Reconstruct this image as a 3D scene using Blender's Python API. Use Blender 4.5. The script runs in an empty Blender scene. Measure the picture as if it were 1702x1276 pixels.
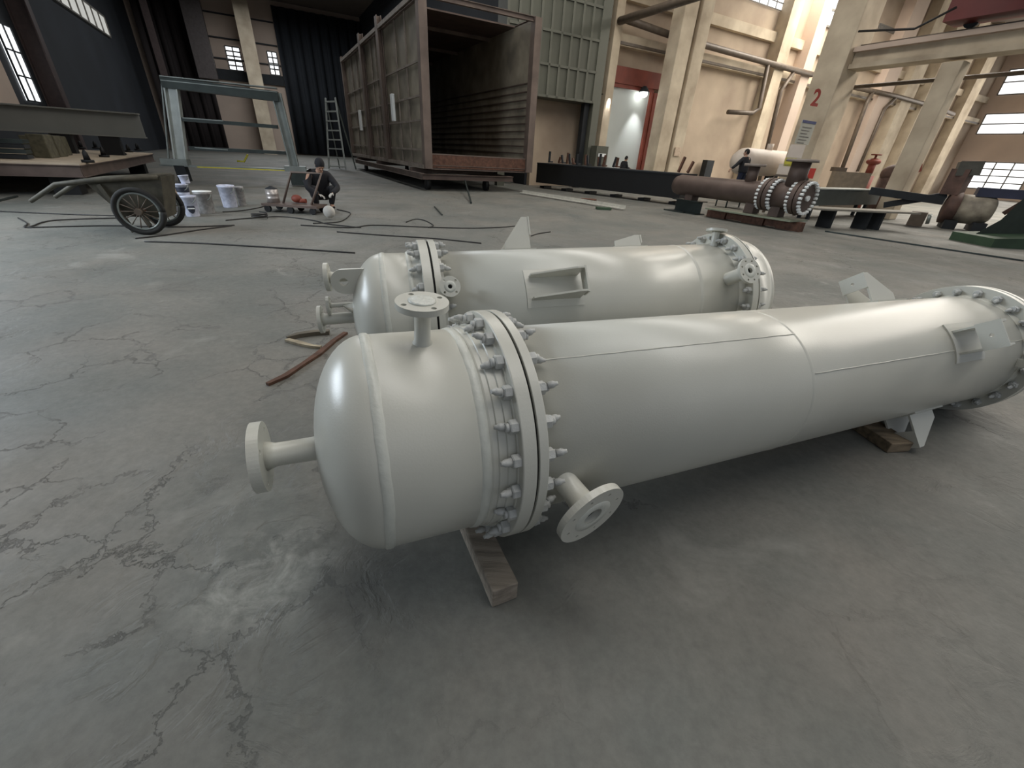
import bpy, math, random
import numpy as np
from mathutils import Vector, Matrix, noise
random.seed(7)
C = bpy.context.scene.collection
# ------------------------------------------------------------------ camera
F_PX, PITCH, ROLL, EYE = 676.94, .5139, .0617, 1.5
_f = Vector((0, math.cos(PITCH), -math.sin(PITCH))); _r0 = Vector((1, 0, 0)); _u0 = _r0.cross(_f)
_r = math.cos(ROLL)*_r0 + math.sin(ROLL)*_u0; _u = math.cos(ROLL)*_u0 - math.sin(ROLL)*_r0
EYEP = Vector((0, 0, EYE))
cam = bpy.data.cameras.new('camera'); camo = bpy.data.objects.new('camera', cam); C.objects.link(camo)
cam.sensor_width = 36; cam.lens = F_PX*36/1702; cam.clip_start = .05; cam.clip_end = 400
M = Matrix((( _r.x, _u.x, -_f.x, 0), (_r.y, _u.y, -_f.y, 0), (_r.z, _u.z, -_f.z, EYE), (0, 0, 0, 1)))
camo.matrix_world = M
sc = bpy.context.scene; sc.camera = camo
sc.view_settings.view_transform = 'Standard'; sc.view_settings.look = 'None'
sc.view_settings.gamma = 1; sc.view_settings.use_curve_mapping = False
sc.view_settings.exposure = 0.0
# ------------------------------------------------------------------ world and daylight
w = bpy.data.worlds.new('world'); sc.world = w; w.use_nodes = True
w.node_tree.nodes['Background'].inputs[0].default_value = (.80, .88, 1.0, 1)
w.node_tree.nodes['Background'].inputs[1].default_value = 0.27
A = Vector((-.5, .8660254, 0)); B = Vector((.8660254, .5, 0))      # the hall's two directions
def W(d, q, z=0): return A*d + B*q + Vector((0, 0, z))
def area(name, loc, target, sx, sy, power, col):
    l = bpy.data.lights.new(name, 'AREA'); l.shape = 'RECTANGLE'; l.size = sx; l.size_y = sy
    l.energy = power; l.color = col
    o = bpy.data.objects.new(name, l); C.objects.link(o); o.location = loc
    d = (Vector(target)-Vector(loc)).normalized(); o.rotation_euler = d.to_track_quat('-Z', 'Y').to_euler()
    return o
area('skylight_daylight', W(1, 3, 12.6), W(1.2, 3.2, 0), 16, 3.5, 480, (1, .97, .92))
area('skylight_daylight_far', W(12, 12, 12.6), W(12, 12.1, 0), 16, 3.5, 700, (1, .95, .88))
area('added_light_right', W(12, 34, 12.6), W(12, 34.1, 0), 30, 6, 6500, (1, .93, .82))  # added lamp that brightens the right wall
area('added_light_end', W(46, 3, 12.6), W(46, 3.2, 0), 16, 5, 1500, (.92, .96, 1))  # added lamp that lifts the dark far end, under solid roof
area('window_daylight_left', W(9, -7.5, 3.4), W(4, 6, 0), 6, 3, 750, (.80, .90, 1))
area('window_daylight_right', W(9, 64, 7), W(13, 20, 3), 20, 10, 2200, (1, .94, .85))
area('fill_light_back', W(-9, 2, 7), W(3, 2, .5), 14, 6, 90, (.90, .95, 1))  # added fill from the open side behind the camera, no window there
# ------------------------------------------------------------------ pixel -> place helpers (read the photograph's layout off the ground and walls)
def ray(px, py): return _f + _r*((px-851)/F_PX) + _u*((638-py)/F_PX)
def G(px, py, z=0): d = ray(px, py); return EYEP + d*((z-EYE)/d.z)
def onA(px, py, D): d = ray(px, py); return EYEP + d*((D - EYEP.dot(A))/d.dot(A))
def onB(px, py, Q): d = ray(px, py); return EYEP + d*((Q - EYEP.dot(B))/d.dot(B))
def onV(px, py, P):                                                  # on the upright plane through P that faces the eye
    n = Vector((P[0], P[1], 0)).normalized(); d = ray(px, py); return EYEP + d*(Vector((P[0], P[1], 0)).dot(n)/d.dot(n))
# ------------------------------------------------------------------ materials
def mat(name, col, rough=.5, metal=0, var=.12, scale=6, bump=.0, bscale=40, col2=None, coat=0, emit=None, es=1, streak=None, spec=None):
    m = bpy.data.materials.new(name); m.use_nodes = True; nt = m.node_tree; b = nt.nodes['Principled BSDF']
    b.inputs['Roughness'].default_value = rough; b.inputs['Metallic'].default_value = metal
    if spec is not None: b.inputs['Specular IOR Level'].default_value = spec
    if coat: b.inputs['Coat Weight'].default_value = coat; b.inputs['Coat Roughness'].default_value = .25
    tc = nt.nodes.new('ShaderNodeTexCoord'); mp = nt.nodes.new('ShaderNodeMapping'); nt.links.new(tc.outputs['Object'], mp.inputs[0])
    if streak: mp.inputs['Scale'].default_value = streak
    n = nt.nodes.new('ShaderNodeTexNoise'); n.inputs['Scale'].default_value = scale; n.inputs['Detail'].default_value = 6
    nt.links.new(mp.outputs[0], n.inputs['Vector'])
    r = nt.nodes.new('ShaderNodeValToRGB'); c = Vector(col); c2 = Vector(col2) if col2 else c*(1-var*2)
    r.color_ramp.elements[0].position = .33; r.color_ramp.elements[1].position = .68
    r.color_ramp.elements[0].color = (*c2, 1); r.color_ramp.elements[1].color = (*c, 1)
    nt.links.new(n.outputs[0], r.inputs[0]); nt.links.new(r.outputs[0], b.inputs['Base Color'])
    if bump:
        n2 = nt.nodes.new('ShaderNodeTexNoise'); n2.inputs['Scale'].default_value = bscale; n2.inputs['Detail'].default_value = 4
        nt.links.new(mp.outputs[0], n2.inputs['Vector'])
        bp = nt.nodes.new('ShaderNodeBump'); bp.inputs['Strength'].default_value = bump; bp.inputs['Distance'].default_value = .01
        nt.links.new(n2.outputs[0], bp.inputs['Height']); nt.links.new(bp.outputs[0], b.inputs['Normal'])
    if emit: b.inputs['Emission Color'].default_value = (*emit, 1); b.inputs['Emission Strength'].default_value = es
    return m
def S(r, g, b): return tuple(((c/255+.055)/1.055)**2.4 if c > 10 else c/255/12.92 for c in (r, g, b))
PAINT = mat('light_grey_paint', S(198, 197, 187), .30, 0, .03, 2.5, .05, 160, spec=.55)
BOLTP = mat('grey_painted_bolt', S(186, 187, 184), .45, 0, .10, 30, .2, 200)
WELD = mat('painted_weld', S(202, 203, 194), .34, 0, .03, 30, .25, 60)
GASK = mat('black_gasket', S(20, 20, 20), .8)
DARKHOLE = mat('dark_bore', S(38, 38, 36), .9)
WHITEM = mat('white_markings', S(236, 238, 236), .5, 0, .02)
TAPE = mat('cloudy_plastic_film', S(214, 216, 208), .28, 0, .10, 25, .9, 40)
WOOD = mat('weathered_timber', S(165, 153, 138), .8, 0, .22, 5, .6, 50, streak=(.6, 9, 9))
RUST = mat('rusty_steel', S(112, 78, 62), .7, .2, .25, 9, .3, 60)
BRST = mat('brown_primer_steel', S(104, 88, 80), .55, .3, .18, 2, .1, 30)
BOXS = mat('brown_grey_steel_frame', S(126, 110, 100), .6, .2, .2, 1.5, .15, 20)
BOXP = mat('grimy_grey_steel_panel', S(156, 146, 128), .6, .1, .25, 1.2, .1, 20)
DARK = mat('dark_painted_metal', S(40, 44, 48), .7, .1, .2, 2)
BLACK = mat('black_steel', S(14, 14, 15), .65, .1, .2, 3)
UNLIT = mat('unlit_dark_tone', S(40, 44, 50), .85, 0, .18, .35)  # near-black colour stands in for the unlit left and far end
PURP = mat('unlit_brown_tone', S(60, 53, 53), .8, 0, .15, .4)  # brown-black colour stands in for shade in the far left corner
CREAM = mat('cream_plaster_wall', S(196, 178, 156), .85, 0, .12, .35, .1, 6, col2=S(160, 142, 124))
PINKW = mat('pinkish_plaster', S(204, 184, 168), .85, 0, .1, .3)
PILAS = mat('worn_cream_concrete', S(210, 196, 172), .8, 0, .12, .9, col2=S(172, 156, 134))
GREYB = mat('grey_green_cabinet_sheet', S(94, 95, 84), .55, .1, .08, .8)
GREYB2 = mat('grey_green_cabinet_rib', S(104, 105, 94), .55, .1, .06, .8)
STEELG = mat('galvanised_grey_steel', S(146, 152, 148), .4, .5, .14, 3)
DSTEEL = mat('dark_green_grey_steel', S(58, 66, 64), .45, .4, .15, 3)
PIPE = mat('dull_brown_pipe', S(104, 92, 80), .5, .2, .15, 4)
REDC = mat('brick_red_paint', S(138, 66, 50), .6, 0, .15, 1.5)
REDB = mat('bright_red_paint', S(190, 60, 46), .6, 0, .1, 4)
CRANE = mat('dark_red_crane_paint', S(110, 42, 38), .5, 0, .12, 1.5)
GLOW = mat('overcast_window_light', S(240, 243, 245), .5, 0, .01, emit=(.95, .98, 1), es=1.6)
SKYG = mat('skylight_pane', S(235, 238, 240), .5, 0, .01, emit=(1, .98, .94), es=2.0)
LAMPG = mat('floodlight_glow', S(255, 255, 250), .5, 0, .01, emit=(1, 1, .96), es=12)
STRIPG = mat('clerestory_pane', S(200, 198, 190), .5, 0, .2, .5, emit=(.9, .9, .85), es=.42)
FRAMEW = mat('window_frame_grey', S(120, 116, 110), .6)
WHITEW = mat('white_room_wall', S(206, 212, 208), .8, 0, .03, .5)
ROOF = mat('roof_sheet', S(120, 108, 98), .8, 0, .1, .3)
BEIGE = mat('dusty_steel_plate', S(196, 180, 158), .75, .1, .12, 2)
MACH = mat('grey_machined_steel', S(122, 124, 120), .5, .3, .12, 1.2)
MOSS = mat('greenish_weathered_timber', S(104, 100, 82), .9, 0, .2, 6)
TYRE = mat('black_rubber', S(34, 33, 31), .85)
CARTM = mat('rusty_olive_sheet', S(84, 80, 68), .7, .2, .25, 7)
BUCK = mat('pale_plastic_bucket', S(206, 208, 222), .45, 0, .1, 14, col2=S(168, 172, 190))
BUCK2 = mat('grey_smeared_bucket', S(165, 162, 160), .5, 0, .22, 14)
BUCKT = mat('tan_bucket', S(205, 182, 158), .55, 0, .12, 12)
TIN = mat('tin_can_metal', S(190, 182, 176), .35, .4, .15, 12)
LABEL = mat('dark_printed_label', S(44, 48, 62), .5)
CLOTHD = mat('dark_jacket_cloth', S(38, 38, 42), .9, 0, .15, 12)
CLOTHB = mat('navy_trouser_cloth', S(36, 42, 62), .9, 0, .15, 12)
SKIN = mat('skin', S(176, 138, 116), .6, 0, .05)
HAIR = mat('black_hair', S(24, 22, 22), .8)
PALE = mat('pale_work_gloves', S(196, 192, 184), .8)
CABLE = mat('black_cable_rubber', S(40, 38, 37), .6)
YELL = mat('yellow_tape', S(206, 196, 70), .6)
WTANK = mat('white_tank_paint', S(216, 202, 188), .5, 0, .08, 1.5)
GREEN = mat('green_machine_paint', S(62, 84, 62), .6, 0, .2, 2)
BLUEG = mat('blue_print', S(60, 70, 120), .6)
BOARD = mat('pale_notice_board', S(178, 178, 166), .5, 0, .04)
DIRTY = mat('grimy_machine_paint', S(110, 84, 74), .7, .1, .3, 2.5)
BLUED = mat('dark_blue_machine_paint', S(58, 62, 84), .6, .1, .2, 2)
def floor_mat():
    m = bpy.data.materials.new('worn_concrete_floor'); m.use_nodes = True; nt = m.node_tree; N = nt.nodes; L = nt.links; b = N['Principled BSDF']
    tc = N.new('ShaderNodeTexCoord')
    def noi(s, d=6, rough=.55, dist=0):
        n = N.new('ShaderNodeTexNoise'); n.inputs['Scale'].default_value = s; n.inputs['Detail'].default_value = d
        n.inputs['Roughness'].default_value = rough; n.inputs['Distortion'].default_value = dist; L.new(tc.outputs['Object'], n.inputs['Vector']); return n
    def ramp(src, p0, p1, c0, c1):
        r = N.new('ShaderNodeValToRGB'); r.color_ramp.elements[0].position = p0; r.color_ramp.elements[1].position = p1
        r.color_ramp.elements[0].color = (*c0, 1); r.color_ramp.elements[1].color = (*c1, 1); L.new(src, r.inputs[0]); return r
    def mix(f, a, c, mode='MIX'):
        x = N.new('ShaderNodeMix'); x.data_type = 'RGBA'; x.blend_type = mode
        if isinstance(f, float): x.inputs['Factor'].default_value = f
        else: L.new(f, x.inputs['Factor'])
        for s, i in ((a, 6), (c, 7)):
            if isinstance(s, tuple): x.inputs[i].default_value = (*s, 1)
            else: L.new(s, x.inputs[i])
        return x.outputs[2]
    base = ramp(noi(.55, 8, .62, .4).outputs[0], .32, .68, S(96, 99, 95), S(122, 119, 112))
    brown = ramp(noi(.9, 5, .5).outputs[0], .52, .70, (0, 0, 0), (.22, .22, .22))
    c = mix(brown.outputs[0], base.outputs[0], S(126, 116, 106))
    fine = ramp(noi(22, 8, .7).outputs[0], .3, .75, (.78, .78, .77), (1.12, 1.12, 1.11))
    c = mix(1.0, c, fine.outputs[0], 'MULTIPLY')
    pale = ramp(noi(1.7, 6, .6, .8).outputs[0], .60, .76, (0, 0, 0), (.5, .5, .5))
    c = mix(pale.outputs[0], c, S(150, 149, 142))
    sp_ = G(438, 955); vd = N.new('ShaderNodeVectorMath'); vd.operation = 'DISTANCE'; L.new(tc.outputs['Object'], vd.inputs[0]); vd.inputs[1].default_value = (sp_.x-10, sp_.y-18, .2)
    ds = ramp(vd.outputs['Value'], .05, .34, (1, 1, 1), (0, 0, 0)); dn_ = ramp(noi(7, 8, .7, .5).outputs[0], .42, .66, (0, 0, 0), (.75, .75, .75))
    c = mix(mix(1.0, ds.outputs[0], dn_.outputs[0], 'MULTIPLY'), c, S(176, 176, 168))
    # cracks: edges of large warped cells, only where a broad noise lets them through
    wn = noi(2.6, 8, .7); add = N.new('ShaderNodeVectorMath'); add.operation = 'MULTIPLY_ADD'
    L.new(wn.outputs['Color'], add.inputs[0]); add.inputs[1].default_value = (.75, .75, 0); L.new(tc.outputs['Object'], add.inputs[2])
    v = N.new('ShaderNodeTexVoronoi'); v.feature = 'DISTANCE_TO_EDGE'; v.inputs['Scale'].default_value = .85; L.new(add.outputs[0], v.inputs['Vector'])
    cr = ramp(v.outputs['Distance'], .0, .006, (.6, .6, .6), (0, 0, 0))
    gate = ramp(noi(.8, 3).outputs[0], .53, .60, (0, 0, 0), (1, 1, 1))
    crk = mix(1.0, cr.outputs[0], gate.outputs[0], 'MULTIPLY')
    c = mix(crk, c, S(66, 64, 58))
    wn2 = noi(6, 8, .75); a2 = N.new('ShaderNodeVectorMath'); a2.operation = 'MULTIPLY_ADD'
    L.new(wn2.outputs['Color'], a2.inputs[0]); a2.inputs[1].default_value = (.35, .35, 0); L.new(tc.outputs['Object'], a2.inputs[2])
    v2 = N.new('ShaderNodeTexVoronoi'); v2.feature = 'DISTANCE_TO_EDGE'; v2.inputs['Scale'].default_value = 2.1; L.new(a2.outputs[0], v2.inputs['Vector'])
    cr2 = ramp(v2.outputs['Distance'], .0, .014, (.5, .5, .5), (0, 0, 0))
    sx = N.new('ShaderNodeSeparateXYZ'); L.new(tc.outputs['Object'], sx.inputs[0])
    mr = N.new('ShaderNodeMapRange'); mr.inputs['From Min'].default_value = -10.3; mr.inputs['From Max'].default_value = -11.4; mr.inputs['To Min'].default_value = .12; L.new(sx.outputs['X'], mr.inputs['Value'])
    g0 = ramp(noi(.9, 6, .6).outputs[0], .50, .58, (0, 0, 0), (1, 1, 1)); g2 = N.new('ShaderNodeMath'); g2.operation = 'MULTIPLY'; L.new(g0.outputs[0], g2.inputs[0]); L.new(mr.outputs[0], g2.inputs[1]); crk2 = mix(1.0, cr2.outputs[0], g2.outputs[0], 'MULTIPLY')
    c = mix(crk2, c, S(84, 80, 74)); crk = mix(1.0, crk, crk2, 'ADD')
    L.new(c, b.inputs['Base Color'])
    rr = ramp(noi(1.3, 6).outputs[0], .35, .7, (.55, .55, .55), (.78, .78, .78)); L.new(rr.outputs[0], b.inputs['Roughness'])
    flake = ramp(noi(3.2, 7, .6, .6).outputs[0], .47, .53, (0, 0, 0), (1, 1, 1))
    fg = ramp(noi(.6, 3).outputs[0], .46, .6, (0, 0, 0), (1, 1, 1)); fl = mix(1.0, flake.outputs[0], fg.outputs[0], 'MULTIPLY')
    h1 = N.new('ShaderNodeBump'); h1.inputs['Strength'].default_value = .35; h1.inputs['Distance'].default_value = .016; L.new(fl, h1.inputs['Height'])
    h2 = N.new('ShaderNodeBump'); h2.inputs['Strength'].default_value = .30; h2.inputs['Distance'].default_value = .010
    L.new(noi(14, 8, .65).outputs[0], h2.inputs['Height']); L.new(h1.outputs[0], h2.inputs['Normal'])
    h3 = N.new('ShaderNodeBump'); h3.invert = True; h3.inputs['Strength'].default_value = .7; h3.inputs['Distance'].default_value = .012
    L.new(crk, h3.inputs['Height']); L.new(h2.outputs[0], h3.inputs['Normal']); L.new(h3.outputs[0], b.inputs['Normal'])
    return m
FLOOR = floor_mat()
# ------------------------------------------------------------------ object helpers
WM = {}
def wm(o): return WM.get(o.name, Matrix.Identity(4))
class MB:
    def __init__(s): s.v = []; s.f = []; s.sm = []
    def add(s, vs, fs, smooth=False):
        n = len(s.v); s.v += [Vector(p) for p in vs]; s.f += [tuple(i+n for i in q) for q in fs]; s.sm += [smooth]*len(fs); return s
    def box(s, c, sz, R=None):
        h = Vector(sz)/2; R = R or Matrix.Identity(3); c = Vector(c)
        vs = [c + R @ Vector((x*h.x, y*h.y, z*h.z)) for x in (-1, 1) for y in (-1, 1) for z in (-1, 1)]
        return s.add(vs, [(0, 1, 3, 2), (4, 6, 7, 5), (0, 4, 5, 1), (2, 3, 7, 6), (0, 2, 6, 4), (1, 5, 7, 3)])
    def bar(s, p0, p1, wd, h, up=(0, 0, 1), ext=0):
        p0 = Vector(p0); p1 = Vector(p1); x = (p1-p0).normalized(); up = Vector(up)
        if abs(x.dot(up)) > .98: up = B.copy()
        y = up.cross(x).normalized(); z = x.cross(y); R = Matrix((x, y, z)).transposed()
        return s.box((p0+p1)/2, ((p1-p0).length+2*ext, wd, h), R)
    def ibeam(s, p0, p1, wd, h, t=.02, up=(0, 0, 1)):
        p0 = Vector(p0); p1 = Vector(p1); x = (p1-p0).normalized(); u = Vector(up)
        if abs(x.dot(u)) > .98: u = B.copy()
        y = u.cross(x).normalized(); z = x.cross(y)
        s.bar(p0+z*(h/2-t/2), p1+z*(h/2-t/2), wd, t, u); s.bar(p0-z*(h/2-t/2), p1-z*(h/2-t/2), wd, t, u); s.bar(p0, p1, t, h-2*t, u); return s
    def cyl(s, p0, p1, r0, r1=None, n=20, cap=True, smooth=True):
        r1 = r0 if r1 is None else r1
        return s.lathe([(0, r0), (1, r1)], p0, p1, n, cap, smooth, True)
    def lathe(s, prof, p0, p1, n=32, cap=True, smooth=True, unit=False, ang0=0):
        p0 = Vector(p0); p1 = Vector(p1); x = (p1-p0); Ln = x.length; x.normalize()
        up = Vector((0, 0, 1)) if abs(x.z) < .95 else Vector((1, 0, 0)); y = up.cross(x).normalized(); z = x.cross(y)
        if not unit: Ln = 1
        vs = []
        for (t, r) in prof:
            for k in range(n):
                a = 2*math.pi*k/n+ang0; vs.append(p0 + x*(t*Ln) + (y*math.cos(a)+z*math.sin(a))*r)
        fs = []
        for i in range(len(prof)-1):
            for k in range(n): fs.append((i*n+k, i*n+(k+1) % n, (i+1)*n+(k+1) % n, (i+1)*n+k))
        s.add(vs, fs, smooth)
        if cap:
            m = len(s.v)-len(vs)
            s.f.append(tuple(m+k for k in reversed(range(n)))); s.sm.append(False)
            m2 = m+(len(prof)-1)*n; s.f.append(tuple(m2+k for k in range(n))); s.sm.append(False)
        return s
    def tube(s, pts, r, n=8, smooth=True):
        pts = [Vector(p) for p in pts]; vs = []; fs = []
        prev = None
        for i, p in enumerate(pts):
            t = (pts[min(i+1, len(pts)-1)]-pts[max(i-1, 0)]).normalized()
            if prev is None: up = Vector((0, 0, 1)) if abs(t.z) < .9 else Vector((1, 0, 0)); y = up.cross(t).normalized()
            else: y = (prev - t*prev.dot(t)).normalized()
            prev = y; z = t.cross(y); rr = r[i] if isinstance(r, (list, tuple)) else r
            for k in range(n): a = 2*math.pi*k/n; vs.append(p+(y*math.cos(a)+z*math.sin(a))*rr)
        for i in range(len(pts)-1):
            for k in range(n): fs.append((i*n+k, i*n+(k+1) % n, (i+1)*n+(k+1) % n, (i+1)*n+k))
        fs += [tuple(reversed(range(n))), tuple((len(pts)-1)*n+k for k in range(n))]
        return s.add(vs, fs, smooth)
    def prism(s, poly, vec):
        poly = [Vector(p) for p in poly]; vec = Vector(vec); n = len(poly)
        return s.add(poly+[p+vec for p in poly], [tuple(reversed(range(n))), tuple(range(n, 2*n))]+[(i, (i+1) % n, n+(i+1) % n, n+i) for i in range(n)])
    def sph(s, c, r, sc_=(1, 1, 1), R=None, nu=14, nv=9):
        R = R or Matrix.Identity(3); c = Vector(c); vs = []; fs = []
        for i in range(nv+1):
            th = math.pi*i/nv
            for k in range(nu):
                a = 2*math.pi*k/nu; vs.append(c+R @ Vector((r*sc_[0]*math.sin(th)*math.cos(a), r*sc_[1]*math.sin(th)*math.sin(a), r*sc_[2]*math.cos(th))))
        for i in range(nv):
            for k in range(nu): fs.append((i*nu+k, (i+1)*nu+k, (i+1)*nu+(k+1) % nu, i*nu+(k+1) % nu))
        return s.add(vs, fs, True)
    def holed(s, outline, holes, th, Mx):                        # flat plate with holes; Mx maps plate xy to the world
        cu = bpy.data.curves.new('t', 'CURVE'); cu.dimensions = '2D'; cu.fill_mode = 'BOTH'; cu.extrude = th/2
        for ring in [outline]+holes:
            sp = cu.splines.new('POLY'); sp.points.add(len(ring)-1); sp.use_cyclic_u = True
            for i, p in enumerate(ring): sp.points[i].co = (p[0], p[1], 0, 1)
        o = bpy.data.objects.new('t', cu); me = bpy.data.meshes.new_from_object(o)
        s.add([Mx @ v.co for v in me.vertices], [tuple(p.vertices) for p in me.polygons])
        bpy.data.objects.remove(o); bpy.data.curves.remove(cu); bpy.data.meshes.remove(me); return s
    def mesh(s, name, m, inv=None):
        me = bpy.data.meshes.new(name); vs = s.v if inv is None else [inv @ p for p in s.v]
        me.from_pydata([tuple(p) for p in vs], [], s.f); me.polygons.foreach_set('use_smooth', s.sm)
        me.materials.append(m); me.update()
        import bmesh
        bm = bmesh.new(); bm.from_mesh(me); bmesh.ops.recalc_face_normals(bm, faces=bm.faces); bm.to_mesh(me); bm.free()
        return me
    def build(s, name, m, parent=None, label=None, bevel=0):
        if parent is not None: inv = wm(parent).inverted(); Mw = wm(parent)
        else:
            lo = [min(p[i] for p in s.v) for i in range(3)]; hi = [max(p[i] for p in s.v) for i in range(3)]
            Mw = Matrix.Translation(((lo[0]+hi[0])/2, (lo[1]+hi[1])/2, lo[2])); inv = Mw.inverted()
        o = bpy.data.objects.new(name, s.mesh(name, m, inv)); C.objects.link(o)
        if parent is not None: o.parent = parent
        else: o.matrix_world = Mw
        WM[o.name] = Mw
        if label: o['label'] = label
        if bevel:
            bv = o.modifiers.new('edge', 'BEVEL'); bv.width = bevel; bv.segments = 2; bv.limit_method = 'ANGLE'; bv.angle_limit = .7
        return o
def tag(o, label, cat, group=None, kind=None):
    o['label'] = label; o['category'] = cat
    if group: o['group'] = group
    if kind: o['kind'] = kind
    return o
def struct(o): o['kind'] = 'structure'; return o
def thing(name, label, cat, loc=(0, 0, 0), R=None, group=None):
    o = bpy.data.objects.new(name, None); C.objects.link(o); o.empty_display_size = .1
    Mw = Matrix.Translation(loc) @ (R.to_4x4() if R else Matrix.Identity(4)); o.matrix_world = Mw; WM[o.name] = Mw
    return tag(o, label, cat, group)
def place(mesh, name, parent, Mw, label=None):
    o = bpy.data.objects.new(name, mesh); C.objects.link(o); o.parent = parent; o.matrix_local = wm(parent).inverted() @ Mw; WM[o.name] = Mw
    if label: o['label'] = label
    return o
def copy_thing(root, Mw, label=None):
    r = root.copy(); C.objects.link(r); r.matrix_world = Mw; WM[r.name] = Mw
    if label: r['label'] = label
    for ch in root.children:
        c = ch.copy(); C.objects.link(c); c.parent = r; WM[c.name] = Mw
        for g in ch.children:
            d = g.copy(); C.objects.link(d); d.parent = c
    return r
def circ(r, n=32, cx=0, cy=0): return [(cx+r*math.cos(2*math.pi*k/n), cy+r*math.sin(2*math.pi*k/n)) for k in range(n)]
def frameM(o, x, y, z): return Matrix(((x.x, y.x, z.x, o.x), (x.y, y.y, z.y, o.y), (x.z, y.z, z.z, o.z), (0, 0, 0, 1)))
# ------------------------------------------------------------------ the hall
D1, DL, QL, QR, QS = 22.0, 62.0, -8.5, 67.0, 13.0
ROOFZ = 14.0
struct(MB().box((10, 18, -.1), (190, 170, .2)).build('floor', FLOOR))
struct(MB().bar(W(D1+.15, QS, ROOFZ/2), W(D1+.15, QR+.3, ROOFZ/2), .3, ROOFZ).build('wall_back', CREAM))
struct(MB().bar(W(D1+.3, QS, ROOFZ/2), W(DL, QS, ROOFZ/2), .3, ROOFZ).build('wall_return', UNLIT))
wl = MB()
# far left back wall, cream bays between sheets painted dark for unlit depth
def wallA(name, m, D, q0, q1, z0, z1, t=.3): return struct(MB().bar(W(D+t/2, q0, (z0+z1)/2), W(D+t/2, q1, (z0+z1)/2), t, z1-z0).build(name, m))
qa = onA(352, 150, DL).dot(B); qb = onA(474, 150, DL).dot(B); qc = onA(262, 150, DL).dot(B)
wallA('wall_far', PINKW, DL, QL, QS, 0, ROOFZ)
sheet = MB()
for k in range(int((QS-qb)/.5)):
    q = qb+k*.5; sheet.add([W(DL-.6+(.12 if k % 2 else -.12), q, .1), W(DL-.6+(-.12 if k % 2 else .12), q+.5, .1), W(DL-.6+(-.12 if k % 2 else .12), q+.5, 13.5), W(DL-.6+(.12 if k % 2 else -.12), q, 13.5)], [(0, 1, 2, 3)], True)
o = sheet.build('unlit_backdrop', UNLIT); sm = o.modifiers.new('thickness', 'SOLIDIFY'); sm.thickness = .02
tag(o, 'tall near-black curtain standing in for unlit depth behind the stepladder at the far end', 'backdrop')
sheet = MB()
for k in range(int((qa-qc)/.5)+1):
    q = qc+k*.5; sheet.add([W(DL-.6+(.12 if k % 2 else -.12), q, .1), W(DL-.6+(-.12 if k % 2 else .12), q+.5, .1), W(DL-.6+(-.12 if k % 2 else .12), q+.5, 13.5), W(DL-.6+(.12 if k % 2 else -.12), q, 13.5)], [(0, 1, 2, 3)], True)
o = sheet.build('unlit_backdrop', PURP); sm = o.modifiers.new('thickness', 'SOLIDIFY'); sm.thickness = .02
tag(o, 'dull brown-black backdrop standing in for unlit depth left of the far cream column, behind the steel frame', 'backdrop')
struct(MB().bar(W(-2, QL-.15, ROOFZ/2), W(DL, QL-.15, ROOFZ/2), .3, ROOFZ).build('wall_left', UNLIT))
struct(MB().bar(W(-2, QR+.15, ROOFZ/2), W(D1+.3, QR+.15, ROOFZ/2), .3, ROOFZ).build('wall_right', PINKW))
# roof with translucent strips
rf = MB(); sk = MB()
bands = [(-9, 1.2, 0), (1.2, 4.8, 1), (4.8, 10.2, 0), (10.2, 13.8, 1), (13.8, 28, 0), (28, 38, 1), (38, 68, 0)]
for q0, q1, g in bands:
    if g: rf.box((W(48, (q0+q1)/2, ROOFZ+.1)), (28, q1-q0, .2), Matrix((A, B, Vector((0, 0, 1)))).transposed())
    (sk if g else rf).box((W(14.5 if g else 28.5, (q0+q1)/2, ROOFZ+.1)), (39 if g else 67, q1-q0, .2), Matrix((A, B, Vector((0, 0, 1)))).transposed())
struct(rf.build('ceiling', ROOF)); s_ = struct(sk.build('ceiling_skylight', SKYG))
# clerestory strip high on the left wall
p0 = onB(70, -8, QL+.02); p1 = onB(182, 52, QL+.02)
st = MB(); z0, z1 = onB(170, 50, QL).z, onB(183, 38, QL).z
d0, d1 = onB(60, -12, QL).dot(A), onB(176, 47, QL).dot(A)
zc0, zc1 = onB(170, 52, QL).z-.1, onB(165, 26, QL).z+.1
st.bar(W(d0, QL+.06, (zc0+zc1)/2), W(d1, QL+.06, (zc0+zc1)/2), .06, zc1-zc0)
w_ = struct(st.build('window_1', STRIPG))
fr = MB()
nb = 8
for k in range(nb+1): d = d0+(d1-d0)*k/nb; fr.bar(W(d, QL+.1, zc0), W(d, QL+.1, zc1), .08, .12)
for z in (zc0, zc1): fr.bar(W(d0, QL+.1, z), W(d1, QL+.1, z), .1, .1)
fr.build('window_frame', FRAMEW, w_)
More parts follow.
